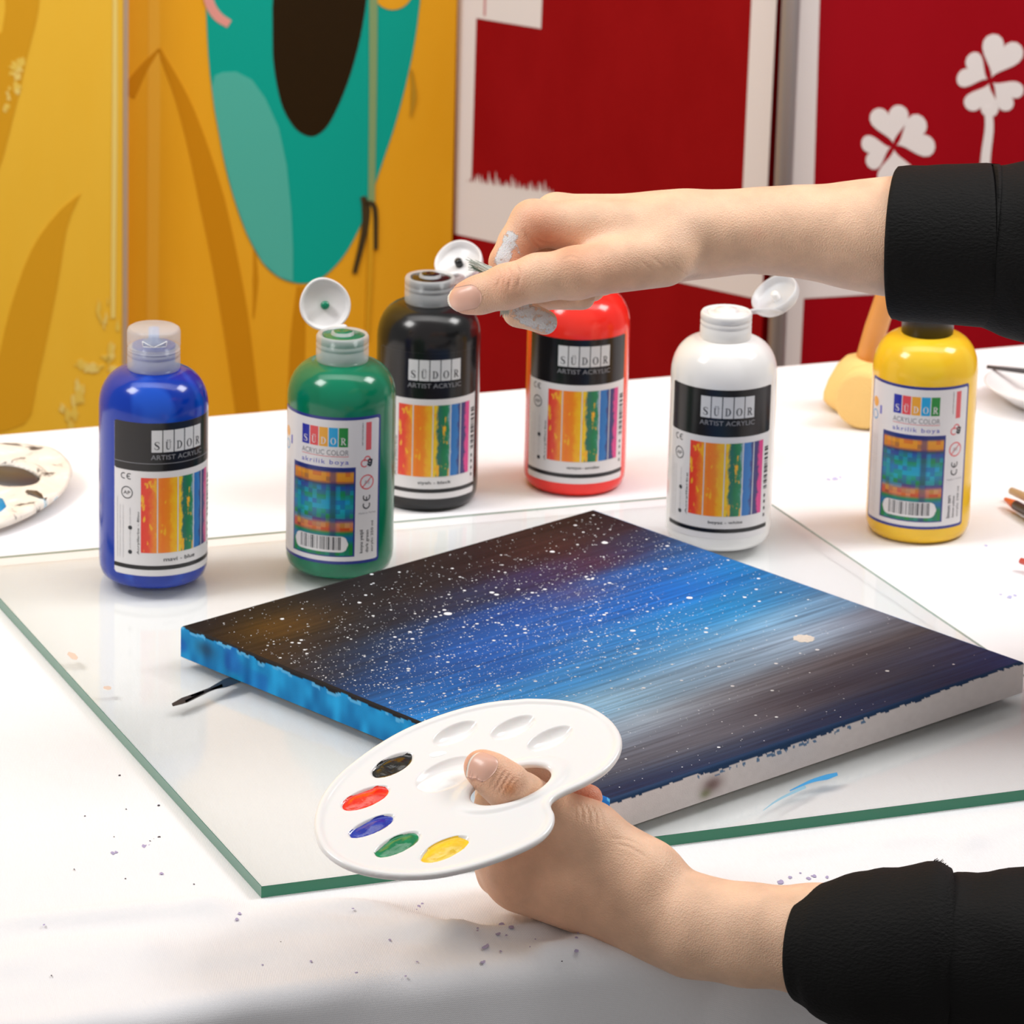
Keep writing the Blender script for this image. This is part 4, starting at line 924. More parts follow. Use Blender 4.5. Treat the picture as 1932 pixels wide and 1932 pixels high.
tag(palette, 'clean white oval palette with paint wells held on a thumb', 'palette')
def blob(name, E, material, parent, fill=.93, hgt=.0016, dd=.0042, seed=1, x0=-1, x1=1, label=None):
    V = []; F = []; n = 44; rings = [0, .25, .5, .7, .84, .94, 1.0]
    rr = np.random.default_rng(seed)
    for j, r in enumerate(rings):
        for i in range(n):
            a = 2 * math.pi * i / n; wob = 1 + .035 * math.sin(3 * a + seed) + .025 * math.sin(5 * a + 2 * seed)
            u = np.array([math.cos(a), math.sin(a)]) * r * fill * wob; q = E[0] + E[2] @ u; rh = np.linalg.norm(u)
            zfl = .0010 - dd * max(0, 1 - rh ** 2.4) ** .8
            lvl = -.0004 + hgt * (1 - r ** 2) + .0005 * math.sin(2 * u[0] * 3 + seed) * math.cos(3 * u[1] + seed) * (1 - r)
            V.append((q[0], q[1], max(lvl, zfl + .0001) if r < .97 else zfl - .0002))
    for j in range(len(rings) - 1):
        for i in range(n): F.append((j * n + i, j * n + (i + 1) % n, (j + 1) * n + (i + 1) % n, (j + 1) * n + i)[::-1] if False else (j * n + i, (j + 1) * n + i, (j + 1) * n + (i + 1) % n, j * n + (i + 1) % n))
    o = mesh(name, V, F, material, parent, True)
    if label: o['label'] = label
    return o
def wet(name, c, c2=None):
    k = NT(name); b = k.b; b.inputs['Roughness'].default_value = .12; b.inputs['Coat Weight'].default_value = .4
    tc = k.n('ShaderNodeTexCoord'); nz = k.n('ShaderNodeTexNoise', Scale=120.0, Detail=3.0, Distortion=1.5); k.l(tc.outputs['Object'], nz.inputs['Vector'])
    rp = k.n('ShaderNodeValToRGB'); rp.color_ramp.elements[0].position = .45; rp.color_ramp.elements[1].position = .62; rp.color_ramp.elements[0].color = (*lin(c), 1); rp.color_ramp.elements[1].color = (*lin(c2 or c), 1)
    k.l(nz.outputs['Fac'], rp.inputs[0]); k.l(rp.outputs[0], b.inputs['Base Color'])
    bp = k.n('ShaderNodeBump', Strength=.35, Distance=.0012); k.l(nz.outputs['Fac'], bp.inputs['Height']); k.l(bp.outputs[0], b.inputs['Normal']); return k.m
blob('paint_dab', WELLS['black'], wet('wet_black', '#141312', '#2b2417'), palette, .97, .0006, seed=2, label='glossy black paint')
blob('paint_dab', WELLS['red'], wet('wet_red', '#ee2a14', '#f4431f'), palette, .98, .0016, seed=3, label='red paint')
blob('paint_dab', WELLS['blue'], wet('wet_blue_dab', '#1d2fa0', '#2b3fae'), palette, .97, .0010, seed=4, label='blue paint')
blob('paint_dab', WELLS['green'], wet('wet_green', '#067a4a', '#0b8a55'), palette, .97, .0013, seed=5, label='green paint')
blob('paint_dab', WELLS['yellow'], wet('wet_yellow', '#f5c832', '#f8d446'), palette, .99, .0018, seed=6, label='yellow paint')
blob('paint_dab', ell((760, 520), (915, 465), 52), wet('wet_white', '#fbfbfa', '#ffffff'), palette, .95, .0012, dd=.0010, seed=7, label='white paint')
blob('paint_dab', ell((732, 375), (783, 366), 15), wet('wet_white', '#fbfbfa'), palette, .95, .0008, dd=0, seed=8, label='small white smear')

# ================================================================== PERSON (two forearms reach in from the right)
def skin_mat():
    k = NT('skin'); b = k.b; at = k.n('ShaderNodeVertexColor', _layer_name='paint'); pa = k.n('ShaderNodeAttribute', _attribute_name='wetpaint'); crn = k.n('ShaderNodeAttribute', _attribute_name='crease')
    tc = k.n('ShaderNodeTexCoord'); nz = k.n('ShaderNodeTexNoise', Scale=70.0, Detail=3.0); k.l(tc.outputs['Object'], nz.inputs['Vector'])
    mr = k.n('ShaderNodeMapRange'); mr.inputs['From Min'].default_value = .3; mr.inputs['From Max'].default_value = .7; mr.inputs['To Min'].default_value = .89; mr.inputs['To Max'].default_value = 1.07; k.l(nz.outputs['Fac'], mr.inputs[0])
    sc = k.n('ShaderNodeVectorMath', _operation='SCALE'); k.l(at.outputs['Color'], sc.inputs[0]); k.l(mr.outputs[0], sc.inputs['Scale']); 
    # broken edge of the dried white paint
    n2 = k.n('ShaderNodeTexNoise', Scale=300.0, Detail=5.0, Roughness=.7); k.l(tc.outputs['Object'], n2.inputs['Vector'])
    ad = k.n('ShaderNodeMath', _operation='ADD'); k.l(pa.outputs['Fac'], ad.inputs[0]); k.l(n2.outputs['Fac'], ad.inputs[1])
    st = k.n('ShaderNodeMapRange'); st.inputs['From Min'].default_value = .98; st.inputs['From Max'].default_value = 1.08; k.l(ad.outputs[0], st.inputs[0])
    mx = k.n('ShaderNodeMix', _data_type='RGBA'); k.l(st.outputs[0], mx.inputs[0]); k.l(sc.outputs[0], mx.inputs[6]); mx.inputs[7].default_value = (*lin('#d9d8da'), 1)
    k.l(mx.outputs[2], b.inputs['Base Color'])
    b.inputs['Roughness'].default_value = .46; b.inputs['Specular IOR Level'].default_value = .4
    b.inputs['Subsurface Weight'].default_value = .22; b.inputs['Subsurface Radius'].default_value = (1, .4, .22); b.inputs['Subsurface Scale'].default_value = .0035
    v = k.n('ShaderNodeTexVoronoi', Scale=1300.0); k.l(tc.outputs['Object'], v.inputs['Vector'])
    m3 = k.n('ShaderNodeMath', _operation='MULTIPLY'); k.l(v.outputs['Distance'], m3.inputs[0]); m3.inputs[1].default_value = .22
    m4 = k.n('ShaderNodeMath', _operation='SUBTRACT'); k.l(m3.outputs[0], m4.inputs[0]); k.l(crn.outputs['Fac'], m4.inputs[1])
    m5 = k.n('ShaderNodeMath', _operation='MULTIPLY_ADD'); k.l(st.outputs[0], m5.inputs[0]); m5.inputs[1].default_value = .4; k.l(m4.outputs[0], m5.inputs[2])
    bp = k.n('ShaderNodeBump', Strength=.9, Distance=.0010); k.l(m5.outputs[0], bp.inputs['Height']); k.l(bp.outputs[0], b.inputs['Normal'])
    return k.m
SK = skin_mat()
def field(X, lo, h, groups, D):
    """groups: list of (k_inside, k_join, [ (p1,p2,r1,r2[,flatvec,s]) ]) in px/depth-mm/mm; each piece only touches its own window"""
    tot = None
    for kin, kj, prims in groups:
        g = np.full(X.shape[:3], 1.0, np.float32)
        for pr in prims:
            (a, b, ra, rb), ex_ = pr[:4], pr[4:]
            pa, pb = [P(c_[0], c_[1], D + c_[2] / 1000) for c_ in (a, b)]
            mg = max(ra, rb) / 1000 + .016
            i0 = np.maximum(((np.minimum(pa, pb) - mg - lo) / h).astype(int), 0); i1 = np.maximum(((np.maximum(pa, pb) + mg - lo) / h).astype(int) + 1, 0)
            w_ = tuple(slice(u, v) for u, v in zip(i0, i1))
            d = capsule(X[w_], pa, pb, ra / 1000, rb / 1000, *(ex_ if ex_ else (None, 1)))
            g[w_] = smin(g[w_], d, kin / 1000)
        tot = g if tot is None else (smin(tot, g, kj / 1000) if kj > 0 else np.minimum(tot, g))
    return tot
def chain(pts): return [(a[:3], b[:3], a[3], b[3]) + tuple(a[4:]) for a, b in zip(pts[:-1], pts[1:])]
def segdist(V, a, b):
    d = b - a; t = np.clip(((V - a) @ d) / max(d @ d, 1e-12), 0, 1); return np.linalg.norm(V - a - t[:, None] * d, axis=1)
def arm(name, groups, D, parent, h, paint_fn):
    pts = np.array([P(q[0], q[1], D + q[2] / 1000) for _, _, pr in groups for p in pr for q in p[:2]])
    rad = max(max(p[2], p[3]) for _, _, pr in groups for p in pr) / 1000 * 1.0
    lo, hi = pts.min(0) - rad - .004, pts.max(0) + rad + .004
    X, lo, h = grid(lo, hi, h)
    v = field(X, lo, h, groups, D); V, Q = surface_nets(v, lo, h, 3)
    cols, wp, crs = paint_fn(V)
    return mesh_np(name, V, Q, SK, parent, cols, dict(wetpaint=wp, crease=crs))
UPW = UPV.copy()
BASE = np.array([241, 199, 168.]); BLUSH = np.array([214, 132, 100.])
def tint(V, spots):
    c = np.tile(BASE, (len(V), 1))
    for p, r, amt, col in spots:
        w_ = (amt * np.exp(-(np.linalg.norm(V - p, axis=1) / r) ** 2))[:, None]; c = c * (1 - w_) + np.array(col) * w_
    return lina(c)
def topx(V):
    w_ = V - CAM; z = w_ @ FWD; return np.stack([966 + FPX * (w_ @ RGT) / z, 966 - FPX * (w_ @ UPV) / z], 1), z
def skin_lines(V, lst, dmax):
    """fine folds: (points, depth, half width mm) traced on the side of the hand that faces the viewer"""
    uvp, z = topx(V); out = np.zeros(len(V)); mk = z < dmax; P2 = uvp[mk]; o2 = np.zeros(len(P2))
    for pts, depth, wd in lst:
        pts = catmull(np.array(pts, float), 5); d = np.full(len(P2), 1e9); tt = np.zeros(len(P2))
        for i, (a, b) in enumerate(zip(pts[:-1], pts[1:])):
            e = b - a; t = np.clip(((P2 - a) @ e) / (e @ e), 0, 1); L = np.linalg.norm(P2 - a - t[:, None] * e, axis=1); s = L < d; d[s] = L[s]; tt[s] = (i + t[s]) / (len(pts) - 1)
        o2 = np.maximum(o2, depth * np.exp(-(d / (wd * 3.9)) ** 2) * np.clip(np.minimum(tt, 1 - tt) * 5, 0, 1))
    out[mk] = o2; return out
def creases(V, lst):
    out = np.zeros(len(V))
    for pts, depth, wd in lst:
        d = np.full(len(V), 9.)
        for a, b in zip(pts[:-1], pts[1:]): d = np.minimum(d, segdist(V, a, b))
        out = np.maximum(out, depth * np.exp(-(d / wd) ** 2))
    return out
NAIL = NT('fingernail'); NAIL.b.inputs['Base Color'].default_value = (*lin('#e4b29e'), 1); NAIL.b.inputs['Roughness'].default_value = .34; NAIL.b.inputs['Coat Weight'].default_value = .08; NAIL.b.inputs['Subsurface Weight'].default_value = .1; NAIL.b.inputs['Subsurface Scale'].default_value = .002
NTIP = mat('nail_tip', '#f0e4d8', .3)
from mathutils.bvhtree import BVHTree
def nail(parent, base, tip, normal, width):
    """nail plate laid on the fingertip between base and tip; the pale free edge is a second material"""
    bv = BVHTree.FromObject(parent, bpy.context.evaluated_depsgraph_get()) if False else BVHTree.FromPolygons([v.co for v in parent.data.vertices], [tuple(p.vertices) for p in parent.data.polygons])
    base, tip = np.asarray(base), np.asarray(tip); ax = nrm(tip - base); L = np.linalg.norm(tip - base)
    nn = nrm(normal - ax * np.dot(normal, ax)); sd = np.cross(ax, nn); nu, nv = 21, 25; V = []; last = {}
    for i in range(nv):
        t = i / (nv - 1)
        row = {}; pts_ = {}
        for j in sorted(range(nu), key=lambda jj: abs(jj - nu // 2)):
            s = j / (nu - 1) * 2 - 1
            wf = width * (1 - .30 * max(0, (.25 - t) / .25) ** 2) * (1 - .10 * max(0, (t - .75) / .25) ** 2)
            y = t * L
            if t < .5: y -= (1 - s * s) * .12 * L * (1 - 2 * t)
            else: y += ((1 - s * s) * .16 - .06) * L * (2 * t - 1)
            p0 = base + ax * y + sd * (s * wf) + nn * .03
            hit = bv.ray_cast(Vector(tuple(p0)), Vector(tuple(-nn)))[0]
            d = np.dot(np.array(hit) - base, nn) if hit is not None else None
            nb = row.get(j - 1, row.get(j + 1)); ref = nb if nb is not None else last.get(j)
            if ref is not None and (d is None or d < ref - .0011 or d > ref + .0011): d = ref - .0004
            row[j] = d
            if j in last and d < last[j] - .0009: d = row[j] = last[j] - .0004
            edge = (1 - abs(s) ** 4) * min(1, t * 5 + .2)
            pts_[j] = base + ax * y + sd * (s * wf) + nn * (d + .00012 + .00035 * edge)
        last = row; V += [pts_[j] for j in range(nu)]
    n0 = len(V); V += [v - nn * .0007 for v in V]; F1 = []; F2 = []
    for i in range(nv - 1):
        for j in range(nu - 1):
            f = (i * nu + j, i * nu + j + 1, (i + 1) * nu + j + 1, (i + 1) * nu + j); (F2 if i >= nv - 3 else F1).append(f)
            F1.append(tuple(x + n0 for x in f[::-1]))
    ring = [j for j in range(nu)] + [i * nu + nu - 1 for i in range(1, nv)] + [(nv - 1) * nu + j for j in range(nu - 2, -1, -1)] + [i * nu for i in range(nv - 2, 0, -1)]
    for a, b in zip(ring, ring[1:] + ring[:1]): F1.append((a, b, b + n0, a + n0))
    o = mesh('nail', V, F1 + F2, NAIL.m, parent, True); o.data.materials.append(NTIP)
    for p in o.data.polygons[len(F1):]: p.material_index = 1
    return o
person = empty('person', P(2300, 1500, 2.6) * np.array([1, 1, 0]) + np.array([.35, 0, 0]))
PL = np.array(person.location)
tag(person, 'person in a black long-sleeved shirt reaching in from the right, holding palette and brush', 'person')
person.location = (0, 0, 0)
# ---------------- far hand: palm down, pinching the bristles
D0 = 2.62
fv = (UPW, .84)
Gu = [(10, 0, chain([(1800, 455, 30, 37, *fv), (1680, 446, 30, 34, *fv), (1600, 443, 30, 29.5, *fv), (1500, 436, 29, 25.5, *fv), (1420, 435, 28, 23.4, *fv), (1330, 442, 28, 24.4, *fv), (1262, 448, 28, 25.5, *fv)])
       + [((1262, 440, 14), (1006, 421, 8), 17, 11.2), ((1275, 432, 32), (1050, 407, 28), 18, 11.2), ((1270, 440, 46), (1082, 418, 47), 16, 10.4), ((1262, 450, 54), (1112, 434, 63), 14, 9.6), ((1270, 470, 40), (1130, 468, 52), 15, 11)]),
      (5, 9, chain([(1250, 484, 4, 15.5), (1085, 515, -13, 12.6), (1015, 524, -15, 11.4), (955, 541, -15, 10.6), (905, 556, -13, 9.0), (880, 562, -12, 8.2)])),
      (3.5, 5, chain([(1006, 421, 8, 11.2), (976, 458, 7, 9.2), (958, 495, 6, 9.0), (962, 540, 8, 7.8)])),
      (3, .8, chain([(962, 540, 8, 7.8), (978, 588, 8, 7.4), (1028, 608, 6, 6.4)])),
      (3, 4, chain([(1050, 407, 28, 11), (1000, 500, 27, 9)])), (3, .8, chain([(1000, 500, 27, 9), (1020, 556, 24, 7.6), (1098, 560, 20, 6.8)])),
      (3, 4, chain([(1082, 418, 47, 10), (1028, 495, 47, 8.6)])), (3, .8, chain([(1028, 495, 47, 8.6), (1052, 545, 42, 7.4), (1118, 545, 38, 6.6)])),
      (3, 4, chain([(1112, 434, 63, 9.4), (1070, 496, 63, 7.8)])), (3, .8, chain([(1070, 496, 63, 7.8), (1092, 538, 58, 6.8), (1140, 536, 54, 6)]))]
def paint_u(V):
    q = lambda x, y, d: P(x, y, D0 + d / 1000)
    c = tint(V, [(q(1010, 415, -3), .012, .35, BLUSH), (q(955, 500, -3), .012, .5, BLUSH), (q(1080, 480, -20), .012, .35, (205, 120, 84)), (q(955, 530, -25), .011, .35, BLUSH), (q(860, 562, -16), .010, .6, (222, 134, 110)), (q(1030, 465, -2), .010, .5, (196, 112, 80)), (q(1150, 540, -10), .02, .25, BLUSH), (q(1430, 440, 5), .004, .2, (190, 100, 80))])
    wp = np.zeros(len(V))
    for a, b, r, s in ((q(962, 450, -2), q(946, 492, -3), .0055, 1.), (q(980, 470, -4), q(995, 488, -3), .003, .8), (q(985, 585, 0), q(1045, 618, 0), .0085, .95), (q(846, 560, -10), q(868, 592, -8), .0032, .75), (q(1035, 585, 10), q(1060, 588, 8), .003, .7), (q(880, 596, -6), q(925, 590, -6), .0018, .7)):
        wp = np.maximum(wp, s * .66 * np.exp(-(segdist(V, a, b) / r) ** 4))
    bl = np.zeros(len(V))
    for a, r in ((q(975, 590, -2), .0022), (q(1085, 567, 10), .0022), (q(1045, 575, 10), .0018)): bl = np.maximum(bl, np.exp(-(np.linalg.norm(V - a, axis=1) / r) ** 4))
    c = c * (1 - bl[:, None]) + lina(np.array([60, 130, 180.])) * bl[:, None]
    cr = skin_lines(V, [([(938, 506), (943, 524), (938, 545)], .35, .7), ([(957, 500), (964, 522), (958, 552)], .7, .8), ([(972, 497), (981, 520), (974, 552)], .6, .8), ([(948, 503), (953, 522), (949, 545)], .3, .6),
                        ([(988, 430), (1000, 452), (1018, 472), (1032, 480)], .9, 1.0), ([(1008, 450), (1024, 458), (1046, 462)], .6, .9), ([(1022, 470), (1036, 466), (1055, 455)], .5, .9), ([(1015, 440), (1028, 450), (1050, 448)], .35, .9),
                        ([(1205, 490), (1232, 512), (1246, 532)], .30, .8), ([(1225, 480), (1256, 508), (1272, 528)], .30, .8), ([(1265, 495), (1285, 512), (1300, 522)], .25, .8), ([(1060, 492), (1075, 484), (1092, 488)], .3, .8), ([(1062, 482), (1078, 476), (1095, 480)], .25, .7)], D0 + .012)
    return c, wp, cr
arm1 = arm('arm', Gu, D0, person, .00095, paint_u)
qq = lambda x, y, d: P(x, y, D0 + d / 1000)
nail(arm1, qq(903, 558, -22), qq(847, 568, -14), -FWD * .92 - RGT * .25 - UPV * .05, .0062)

# ---------------- near hand: thumb through the palette, fingers folded underneath
D1h = D1
Gl = [(9, 0, chain([(1640, 1782, -2, 27), (1540, 1774, 2, 24.5), (1410, 1764, 8, 22.4), (1310, 1748, 16, 22.4), (1240, 1718, 22, 22.5)])
       + [((1235, 1728, 26), (985, 1668, 36), 19, 13), ((1225, 1715, 24), (970, 1640, 34), 20, 14), ((1215, 1690, 22), (990, 1605, 36), 20, 15), ((1205, 1668, 22), (1020, 1590, 36), 18, 13), ((1210, 1650, 20), (1112, 1570, 22), 17, 13.6)]),
      (5, 7, chain([(1112, 1570, 22, 13.6), (1068, 1546, 22, 11.6), (1015, 1522, 20, 10.6), (985, 1503, 12, 10.4), (955, 1482, 0, 10.2), (925, 1459, 0, 8.9), (907, 1447, 2, 8.0)])),
      (4, 5, chain([(985, 1668, 30, 12), (940, 1650, 46, 10)])), (3, 1, chain([(940, 1650, 46, 10), (980, 1640, 66, 8), (1050, 1640, 66, 7)])),
      (4, 5, chain([(970, 1635, 24, 13), (928, 1612, 44, 10)])), (3, 1, chain([(928, 1612, 44, 10), (985, 1605, 68, 8), (1060, 1600, 66, 7.4)])),
      (4, 5, chain([(990, 1600, 28, 12), (945, 1580, 50, 10)])), (3, 1, chain([(945, 1580, 50, 10), (1010, 1560, 70, 8.2), (1075, 1548, 60, 7.4)])),
      (3, 1, chain([(1005, 1590, 42, 11), (935, 1520, 42, 9.6), (1005, 1466, 46, 8.6), (1060, 1492, 44, 7.6), (1112, 1505, 38, 6.3)])),
      (3, 1, chain([(960, 1570, 44, 9), (930, 1500, 56, 8), (1000, 1490, 62, 8)]))]
def paint_l(V):
    q = lambda x, y, d: P(x, y, D1h + d / 1000)
    c = tint(V, [(q(895, 1440, -6), .009, .55, (222, 130, 104)), (q(960, 1475, -12), .010, .3, BLUSH), (q(1112, 1500, 36), .014, .6, (214, 120, 96)), (q(950, 1650, 20), .030, .35, (214, 140, 104)), (q(1120, 1530, -10), .014, .25, BLUSH), (q(963, 1490, -14), .0035, .75, (235, 130, 60)), (q(1100, 1740, 0), .03, .3, (206, 140, 104))])
    cr = []
    for i, s in enumerate((.35, .6, .75, .7, .5, .35)):
        x0 = 934 + i * 8; y0 = 1450 + i * 6; cr.append(([(x0 + 14, y0 - 4), (x0 + 2, y0 + 16), (x0 - 10, y0 + 38)], s, .7))
    for i, s in enumerate((.4, .55, .6, .5, .35)):
        x0 = 1082 + i * 13; y0 = 1506 + i * 4; cr.append(([(x0 - 10, y0), (x0 + 2, y0 + 16), (x0 + 3, y0 + 44)], s * .8, .9))
    cr.append(([(1225, 1622), (1190, 1600), (1160, 1592)], .35, .9)); cr.append(([(1215, 1600), (1185, 1585), (1150, 1582)], .25, .9))
    return c, np.zeros(len(V)), skin_lines(V, cr, D1h + .03)
arm2 = arm('arm', Gl, D1h, person, .00095, paint_l)
q1 = lambda x, y, d: P(x, y, D1h + d / 1000)
nail(arm2, q1(930, 1458, -8), q1(889, 1437, -4), -FWD * .75 + UPV * .62 + RGT * .12, .0059)

# ---------------- black sleeves
def fabric():
    k = NT('black_crepe'); b = k.b; b.inputs['Base Color'].default_value = (*lin('#0b0a0a'), 1); b.inputs['Roughness'].default_value = .8; b.inputs['Specular IOR Level'].default_value = .25
    b.inputs['Sheen Weight'].default_value = .0; b.inputs['Sheen Roughness'].default_value = .5
    tc = k.n('ShaderNodeTexCoord'); mp = k.n('ShaderNodeMapping'); mp.inputs['Scale'].default_value = (420, 700, 900); k.l(tc.outputs['Object'], mp.inputs[0])
    nz = k.n('ShaderNodeTexNoise', Scale=1.0, Detail=2.0); k.l(mp.outputs[0], nz.inputs['Vector'])
    bp = k.n('ShaderNodeBump', Strength=.6, Distance=.0010); k.l(nz.outputs['Fac'], bp.inputs['Height']); k.l(bp.outputs[0], b.inputs['Normal']); return k.m
FB = fabric()
def loft(name, secs, parent, D, seed=0, amp=.0, n=72, per=6, wall=.0022, open_start=True, fold=None, tilt=0):
    """tube of cloth through sections (px, py, depth mm, half height mm, half depth mm); doubled wall at the start"""
    C_ = catmull([np.append(P(s[0], s[1], D + s[2] / 1000), [s[3] / 1000, s[4] / 1000]) for s in secs], per)
    T = np.gradient(C_[:, :3], axis=0); rings = []
    for i, (c, t) in enumerate(zip(C_, T)):
        t = nrm(t); a = nrm(UPV - t * np.dot(UPV, t)); b = np.cross(t, a)
        an = np.linspace(0, 2 * math.pi, n, endpoint=False); s = i / (len(C_) - 1)
        nzv = vnoise(np.stack([np.cos(an) * 1.6 + s * 7 + seed, np.sin(an) * 1.6 + s * 5], 1), seed) * .6 + vnoise(np.stack([np.cos(an) * 3.5 + s * 12, np.sin(an) * 3.5 + seed + s * 9], 1), seed + 1) * .4
        k = 1 + amp * nzv * min(1, s * 5 + .25)
        if fold: k = k + fold(an, s)
        tl = -t[None] * (tilt / 1000 * max(0, 1 - s * 1.3) * np.abs(np.sin(an)) * np.where(np.sin(an) * np.dot(b, FWD) < 0, 1, -.6))[:, None]
        rings.append(c[:3] + tl + (a[None] * (np.cos(an) * c[3] * k)[:, None] + b[None] * (np.sin(an) * c[4] * k)[:, None]))
    inner = []
    for j in range(3):
        i = min(2 - j, len(rings) - 1); cc = rings[i].mean(0); inner.append(cc + (rings[i] - cc) * (1 - wall / .036))
    lip = rings[0].mean(0) + (rings[0] - rings[0].mean(0)) * (1 - .5 * wall / .036) - nrm(T[0]) * .0008
    R_ = inner + [lip] + rings; V = np.vstack(R_); m_ = len(R_)
    F = [(j * n + i, j * n + (i + 1) % n, (j + 1) * n + (i + 1) % n, (j + 1) * n + i) for j in range(m_ - 1) for i in range(n)]
    F.append(tuple(range((m_ - 1) * n, m_ * n)))
    return mesh(name, V, F, FB, parent, True)
sl1 = loft('sleeve', [(1852, 461, 29, 40.5, 43), (1932, 470, 30, 46, 47), (2030, 478, 34, 50, 50), (2250, 470, 45, 53, 52), (2700, 380, 70, 58, 56), (3200, 120, 100, 62, 62)], person, D0, 3, .06, wall=.003)
loft('cuff', [(1690, 458, 29, 38.8, 42), (1712, 459, 29, 39.6, 42.5), (1780, 461, 29, 40.5, 43), (1858, 462, 29, 41.8, 44), (1864, 462, 29, 41.0, 43.5)], sl1, D0, 5, .012, per=4, tilt=8)
sl2 = loft('sleeve', [(1720, 1803, 0, 36, 38), (1800, 1808, 0, 39.5, 42), (1932, 1812, 2, 43, 44), (2150, 1800, 8, 46, 47), (2600, 1650, 50, 52, 50), (3100, 1100, 110, 58, 58)], person, D1, 8, .05, wall=.003)
def rollfold(an, s): return .025 * np.sin(s * 8 + 2 * an) * s
loft('cuff', [(1516, 1786, 2, 25.8, 28), (1545, 1788, 2, 30, 33), (1582, 1792, 1, 34.5, 37), (1640, 1797, 0, 39, 41), (1700, 1801, 0, 42, 43), (1752, 1804, 0, 44, 45), (1785, 1806, 0, 40.5, 42)], sl2, D1, 12, .02, fold=rollfold, per=4, tilt=11)
# frayed threads where the roll ends
mb = MB()
for i in range(26):
    a = P(1752 + i * 1.2, 1630 + abs(i - 8) * .9, D1 + .000 + random.uniform(-.004, .004)); b = a + nrm(RGT * random.uniform(.2, 1) + UPV * random.uniform(-.1, .9)) * random.uniform(.002, .0045)
    mb.add(tube([a, (a + b) / 2 + UPV * .0004, b], [.00016] * 3, 5))
tag(mb.build('loose_threads', FB, sl2), kind='stuff')

# ================================================================== BRUSH IN THE FAR HAND
bx = empty('paint_brush', qq(950, 528, -2)); tag(bx, 'white-bristled brush pinched between thumb and finger of the upper hand', 'paint brush')
bo = qq(950, 528, -2); bx.location = tuple(bo)
sub = lambda vf: ([np.array(v) - bo for v in vf[0]], vf[1])
Mbr = mat('pale_bristles', '#c9d2cc', .5); mb = MB()
for i in range(110):
    t = random.random(); s = random.uniform(-1, 1)
    a = qq(956 + 4 * s, 520 + 14 * t, -4 + 3 * s); e = qq(876 + 32 * t + random.uniform(0, 16), 487 + 32 * t + random.uniform(-3, 3), -6 + 4 * s)
    mb.add(sub(tube([a, (a + e) / 2 + UPV * .0008 * s, e], [.00028, .00026, .0001], 5)))
for i in range(16):
    a = qq(945 + i * 1.0, 575, -4); e = qq(944 + i * 1.1, 596 + random.uniform(-4, 4), -5); mb.add(sub(tube([a, (a + e) / 2, e], [.0002, .0002, .0001], 5)))
tag(mb.build('bristles', Mbr, bx), kind='stuff')
mb = MB()
for i in range(26):
    t = random.random(); a = qq(920, 506 + 8 * t, -7); e = qq(882 + 14 * random.random(), 490 + 20 * t, -8)
    mb.add(sub(tube([a, (a + e) / 2, e], [.00026, .00024, .0001], 5)))
tag(mb.build('stained_bristles', mat('green_stained_bristle', '#5f7f74', .5), bx), kind='stuff')
mesh('ferrule', *sub(tube([qq(958, 528, -3), qq(985, 530, 2), qq(1010, 530, 6)], [.0042, .0042, .0036], 18)), mat('ferrule_metal', '#b9bdbd', .25, metal=1), bx, True)
mesh('handle', *sub(tube([qq(1008, 530, 6), qq(1050, 530, 12), qq(1130, 515, 26), qq(1240, 495, 40)], [.0034, .0042, .0038, .0026], 18)), mat('brush_wood', '#b98a55', .4), bx, True)

# ================================================================== OLD PALETTE ON THE LEFT
def marble():
    k = NT('paint_crusted_plastic'); tc = k.n('ShaderNodeTexCoord'); b = k.b
    nz = k.n('ShaderNodeTexNoise', Scale=38.0, Detail=5.0, Distortion=1.8); k.l(tc.outputs['Object'], nz.inputs['Vector'])
    rp = k.n('ShaderNodeValToRGB'); cr = rp.color_ramp; st = [(0, '#3a3433'), (.36, '#5b5350'), (.41, '#e6ddd2'), (.55, '#efe6da'), (.62, '#f3efe9'), (.68, '#9ac3d6'), (.72, '#ece4da')]
    while len(cr.elements) < len(st): cr.elements.new(.5)
    for e, (p, c) in zip(cr.elements, st): e.position = p; e.color = (*lin(c), 1)
    k.l(nz.outputs['Fac'], rp.inputs[0]); k.l(rp.outputs[0], b.inputs['Base Color']); b.inputs['Roughness'].default_value = .45
    bp = k.n('ShaderNodeBump', Strength=.5, Distance=.003); k.l(nz.outputs['Fac'], bp.inputs['Height']); k.l(bp.outputs[0], b.inputs['Normal']); return k.m
opn = nrm((.10, -.10, 1)); opc = onz(-40, 925, TZ + .012)
ea = nrm(np.cross(np.array([0, 1., 0]), opn)); eb = np.cross(opn, ea)
def op(x, y):
    q = onplane(x, y, opc, opn) - opc; return np.array([q @ ea, q @ eb])
ol = np.array([op(x, y) for x, y in [(136, 893), (128, 868), (104, 850), (60, 840), (0, 838), (-60, 845), (-120, 862), (-170, 890), (-190, 930), (-180, 965), (-140, 992), (-80, 1000), (-20, 998), (40, 978), (90, 950), (122, 922)]])
ol = catmull(np.vstack([ol, ol[:1]]), 4)[:-1]; hole = np.array([op(20 + 55 * math.cos(t) + 6 * math.sin(t), 898 + 20 * math.sin(t) + 4 * math.cos(t)) for t in np.linspace(0, 2 * math.pi, len(ol), endpoint=False)])
